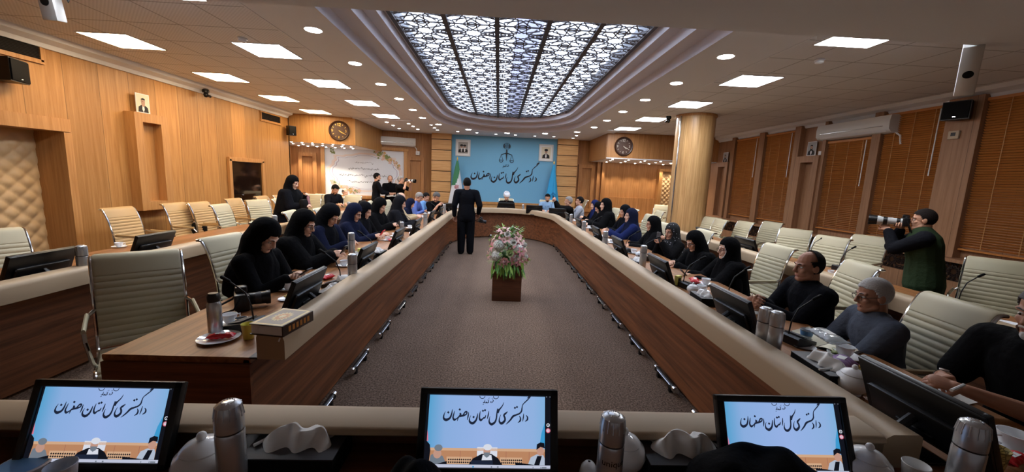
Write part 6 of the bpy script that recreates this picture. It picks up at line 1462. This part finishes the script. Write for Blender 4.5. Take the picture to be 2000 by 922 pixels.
# ---- the photographer between the rows
p = person('photographer in an olive green vest over black sleeves aiming a long lens', (4.62, 4.05, 1.565), (-.72, .7), sit=False, lean=10, hp=4, hyaw=0, hands={1: (.09, .27, 1.42), -1: (-.0, .38, 1.40)}, palm=(-1, 1), curl=50, vox=.0065, skin='mid', hair='brown', cut=k_full, top='char', build=1.15, sw=.2)
c = B(); vb = V((0, 0, .92)); u = rx(-10) @ V((0, 0, 1)); 
c.cap(vb-V((0, 0, .12)), vb+u*.17, .225, .2, .82, (1, 0, 0)); c.cap(vb+u*.17, vb+u*.34, .2, .215, .8, (1, 0, 0)); c.cap(vb+u*.34, vb+u*.42, .215, .165, .76, (1, 0, 0)); c.cap(vb+u*.42+V((-.13, 0, 0)), vb+u*.42+V((.13, 0, 0)), .1, .1, .95)
remesh(c, 'vest', CL['olive'], .009, 5, p['o'])
camera_thing(p['M'] @ V((.03, .24, 1.46)), p['ang'], 'camera with a long white lens aimed by the photographer in the green vest', long_lens=True)
q = at(1465, 870, .89); cloth_heap(q.x, q.y-.07, .235, .13, .165, 'black cloth heaped at the near edge before the third lit monitor', 2)
q = at(812, 897, .86); cloth_heap(q.x, q.y-.05, .11, .1, .125, 'black cloth heaped at the near edge before the middle lit monitor', 4)

# ---------------------------------------------------------------- the flower stand on the carpet
t = thing('flower_stand', 'square walnut pedestal box on the carpet in the aisle', 'pedestal', (.167, 5.48, 0))
B().box((0, 0, .25), (.41, .41, .5), bev=.004).obj('box', wood('walnut_stand', '#4f2f1e', '#74462c', 'X', None, rough=.45), t); B().box((0, 0, .505), (.36, .36, .02)).obj('tray', BLACKM, t)
t = thing('flower_arrangement', 'large arrangement of pink lilies, white blooms and green sprays on the walnut pedestal', 'flowers', (.167, 5.48, .515))
random.seed(11)
FP = mat('petal_pink', '#d8929a', .55); FPL = mat('petal_blush', '#e3b8b4', .55); FW = mat('petal_white', '#e4e2da', .55); FGN = mat('leaf_green', '#4c7a34', .5); FGL = mat('leaf_lime', '#8aac4a', .5); FGC = mat('bud_green', '#c2cf9a', .5)
B().lathe([(.14, 0), (.15, .03), (.13, .12), (.06, .16), (.002, .17)], seg=24).obj('foam', FGN, t)
def petal(b, o, d, up, l, w, bend=.4, n=5):
    d = d.normalized(); s_ = d.cross(up).normalized(); nn = s_.cross(d)
    def f(i, j):
        x = (i-.5)*2*w*math.sin(math.pi*(.08+.88*j))**.8; y = j*l; return o+s_*x+d*(y*(1-.15*bend*j))+nn*(-bend*l*j*j*.6+.15*abs(i-.5)*w)
    b.grid(f, 3, n)
def lily(m):
    b = B(); b.mi = 0
    for k in range(6): a = 2*math.pi*k/6; petal(b, V((0, 0, 0)), V((math.cos(a)*.8, math.sin(a)*.8, .75)), V((0, 0, 1)), .085, .019, .9)
    b.mi = 1
    for k in range(5): a = 2*math.pi*k/5; b.tube([(0, 0, 0), (.012*math.cos(a), .012*math.sin(a), .055)], .0022, 5)
    return b.mesh('lily', [m, FGL], ang=180)
def rose(m, r=.055):
    b = B()
    for ring, (n, tilt, l) in enumerate(((7, .25, 1.0), (6, .7, .9), (5, 1.3, .8), (4, 2.4, .7))):
        for k in range(n): a = 2*math.pi*(k+.5*ring)/n; petal(b, V((0, 0, .012*ring)), V((math.cos(a), math.sin(a), tilt)), V((0, 0, 1)), r*l, r*.42, -.5)
    return b.mesh('rose', m, ang=180)
def hydrangea(m):
    b = B()
    for k in range(70):
        z = 1-2*(k+.5)/90; a = k*2.4; q = V((math.sqrt(max(0, 1-z*z))*math.cos(a), math.sqrt(max(0, 1-z*z))*math.sin(a), z)); s_ = q.orthogonal().normalized(); w = q.cross(s_)
        for j in range(4): c_ = math.cos(j*math.pi/2+k), math.sin(j*math.pi/2+k); petal(b, q*.062, s_*c_[0]+w*c_[1]+q*.45, q, .027, .012, .3, 2)
    b.ell((0, 0, 0), (.05, .05, .05)); return b.mesh('hydrangea', m, ang=180)
LM = [lily(FP), lily(FPL)]; RM = [rose(FW), rose(FPL)]; HM = hydrangea(FW); GM = rose(FGC, .05)
def put(me, x, y, z, sc=1.0):
    o = link(me.name.split('.')[0], me, t, (x, y, z)); d = V((x, y-.02, (z-.14)*.7)); o.rotation_euler = d.to_track_quat('Z', 'Y').to_euler(); o.scale = (sc,)*3
for x, z, r in ((-.13, .27, HM), (.14, .22, HM), (.1, .1, HM), (-.15, .12, HM)): put(r, x, -.2+abs(x)*.3, z, 1.1)
put(GM, .02, -.24, .18, 1.2); put(RM[1], -.04, -.25, .08, 1.1); put(RM[0], .06, -.22, .32, 1.0); put(RM[0], .22, -.1, .12, 1.0); put(RM[0], -.02, -.18, .42, .9); put(RM[0], .2, -.1, .27)
for k in range(44):
    a = random.uniform(0, 2*math.pi); h = random.uniform(.02, .5); r = (.3-.26*max(0, h-.2)/.4)*random.uniform(.8, 1.0)
    put(random.choice(LM), r*math.cos(a), r*math.sin(a)*.9, h, random.uniform(.85, 1.15))
b = B()
for k in range(320):
    a = random.uniform(0, 2*math.pi); h = random.uniform(-.03, .45); r = random.uniform(.05, .22)*(1.2-h); b.mi = random.choice((0, 0, 1))
    d = V((math.cos(a), math.sin(a), .2+2.2*h)); petal(b, V((r*math.cos(a)*.8, r*math.sin(a)*.8, h+.02)), d, V((0, 0, 1)), random.uniform(.1, .17), random.uniform(.007, .014), random.uniform(.2, .9), 4)
for k in range(90):
    a = random.uniform(math.pi, 2*math.pi); x = max(-.2, min(.2, random.gauss(0, .1))); d = V((x, -.5, -1.2 if random.random() < .7 else -.3)); b.mi = random.choice((0, 1)); petal(b, V((x, -.19, random.uniform(-.06, .08))), d, V((0, -1, .2)), random.uniform(.1, .2), .01, .1, 4)
b.obj('foliage', [FGN, FGL], t, ang=180)
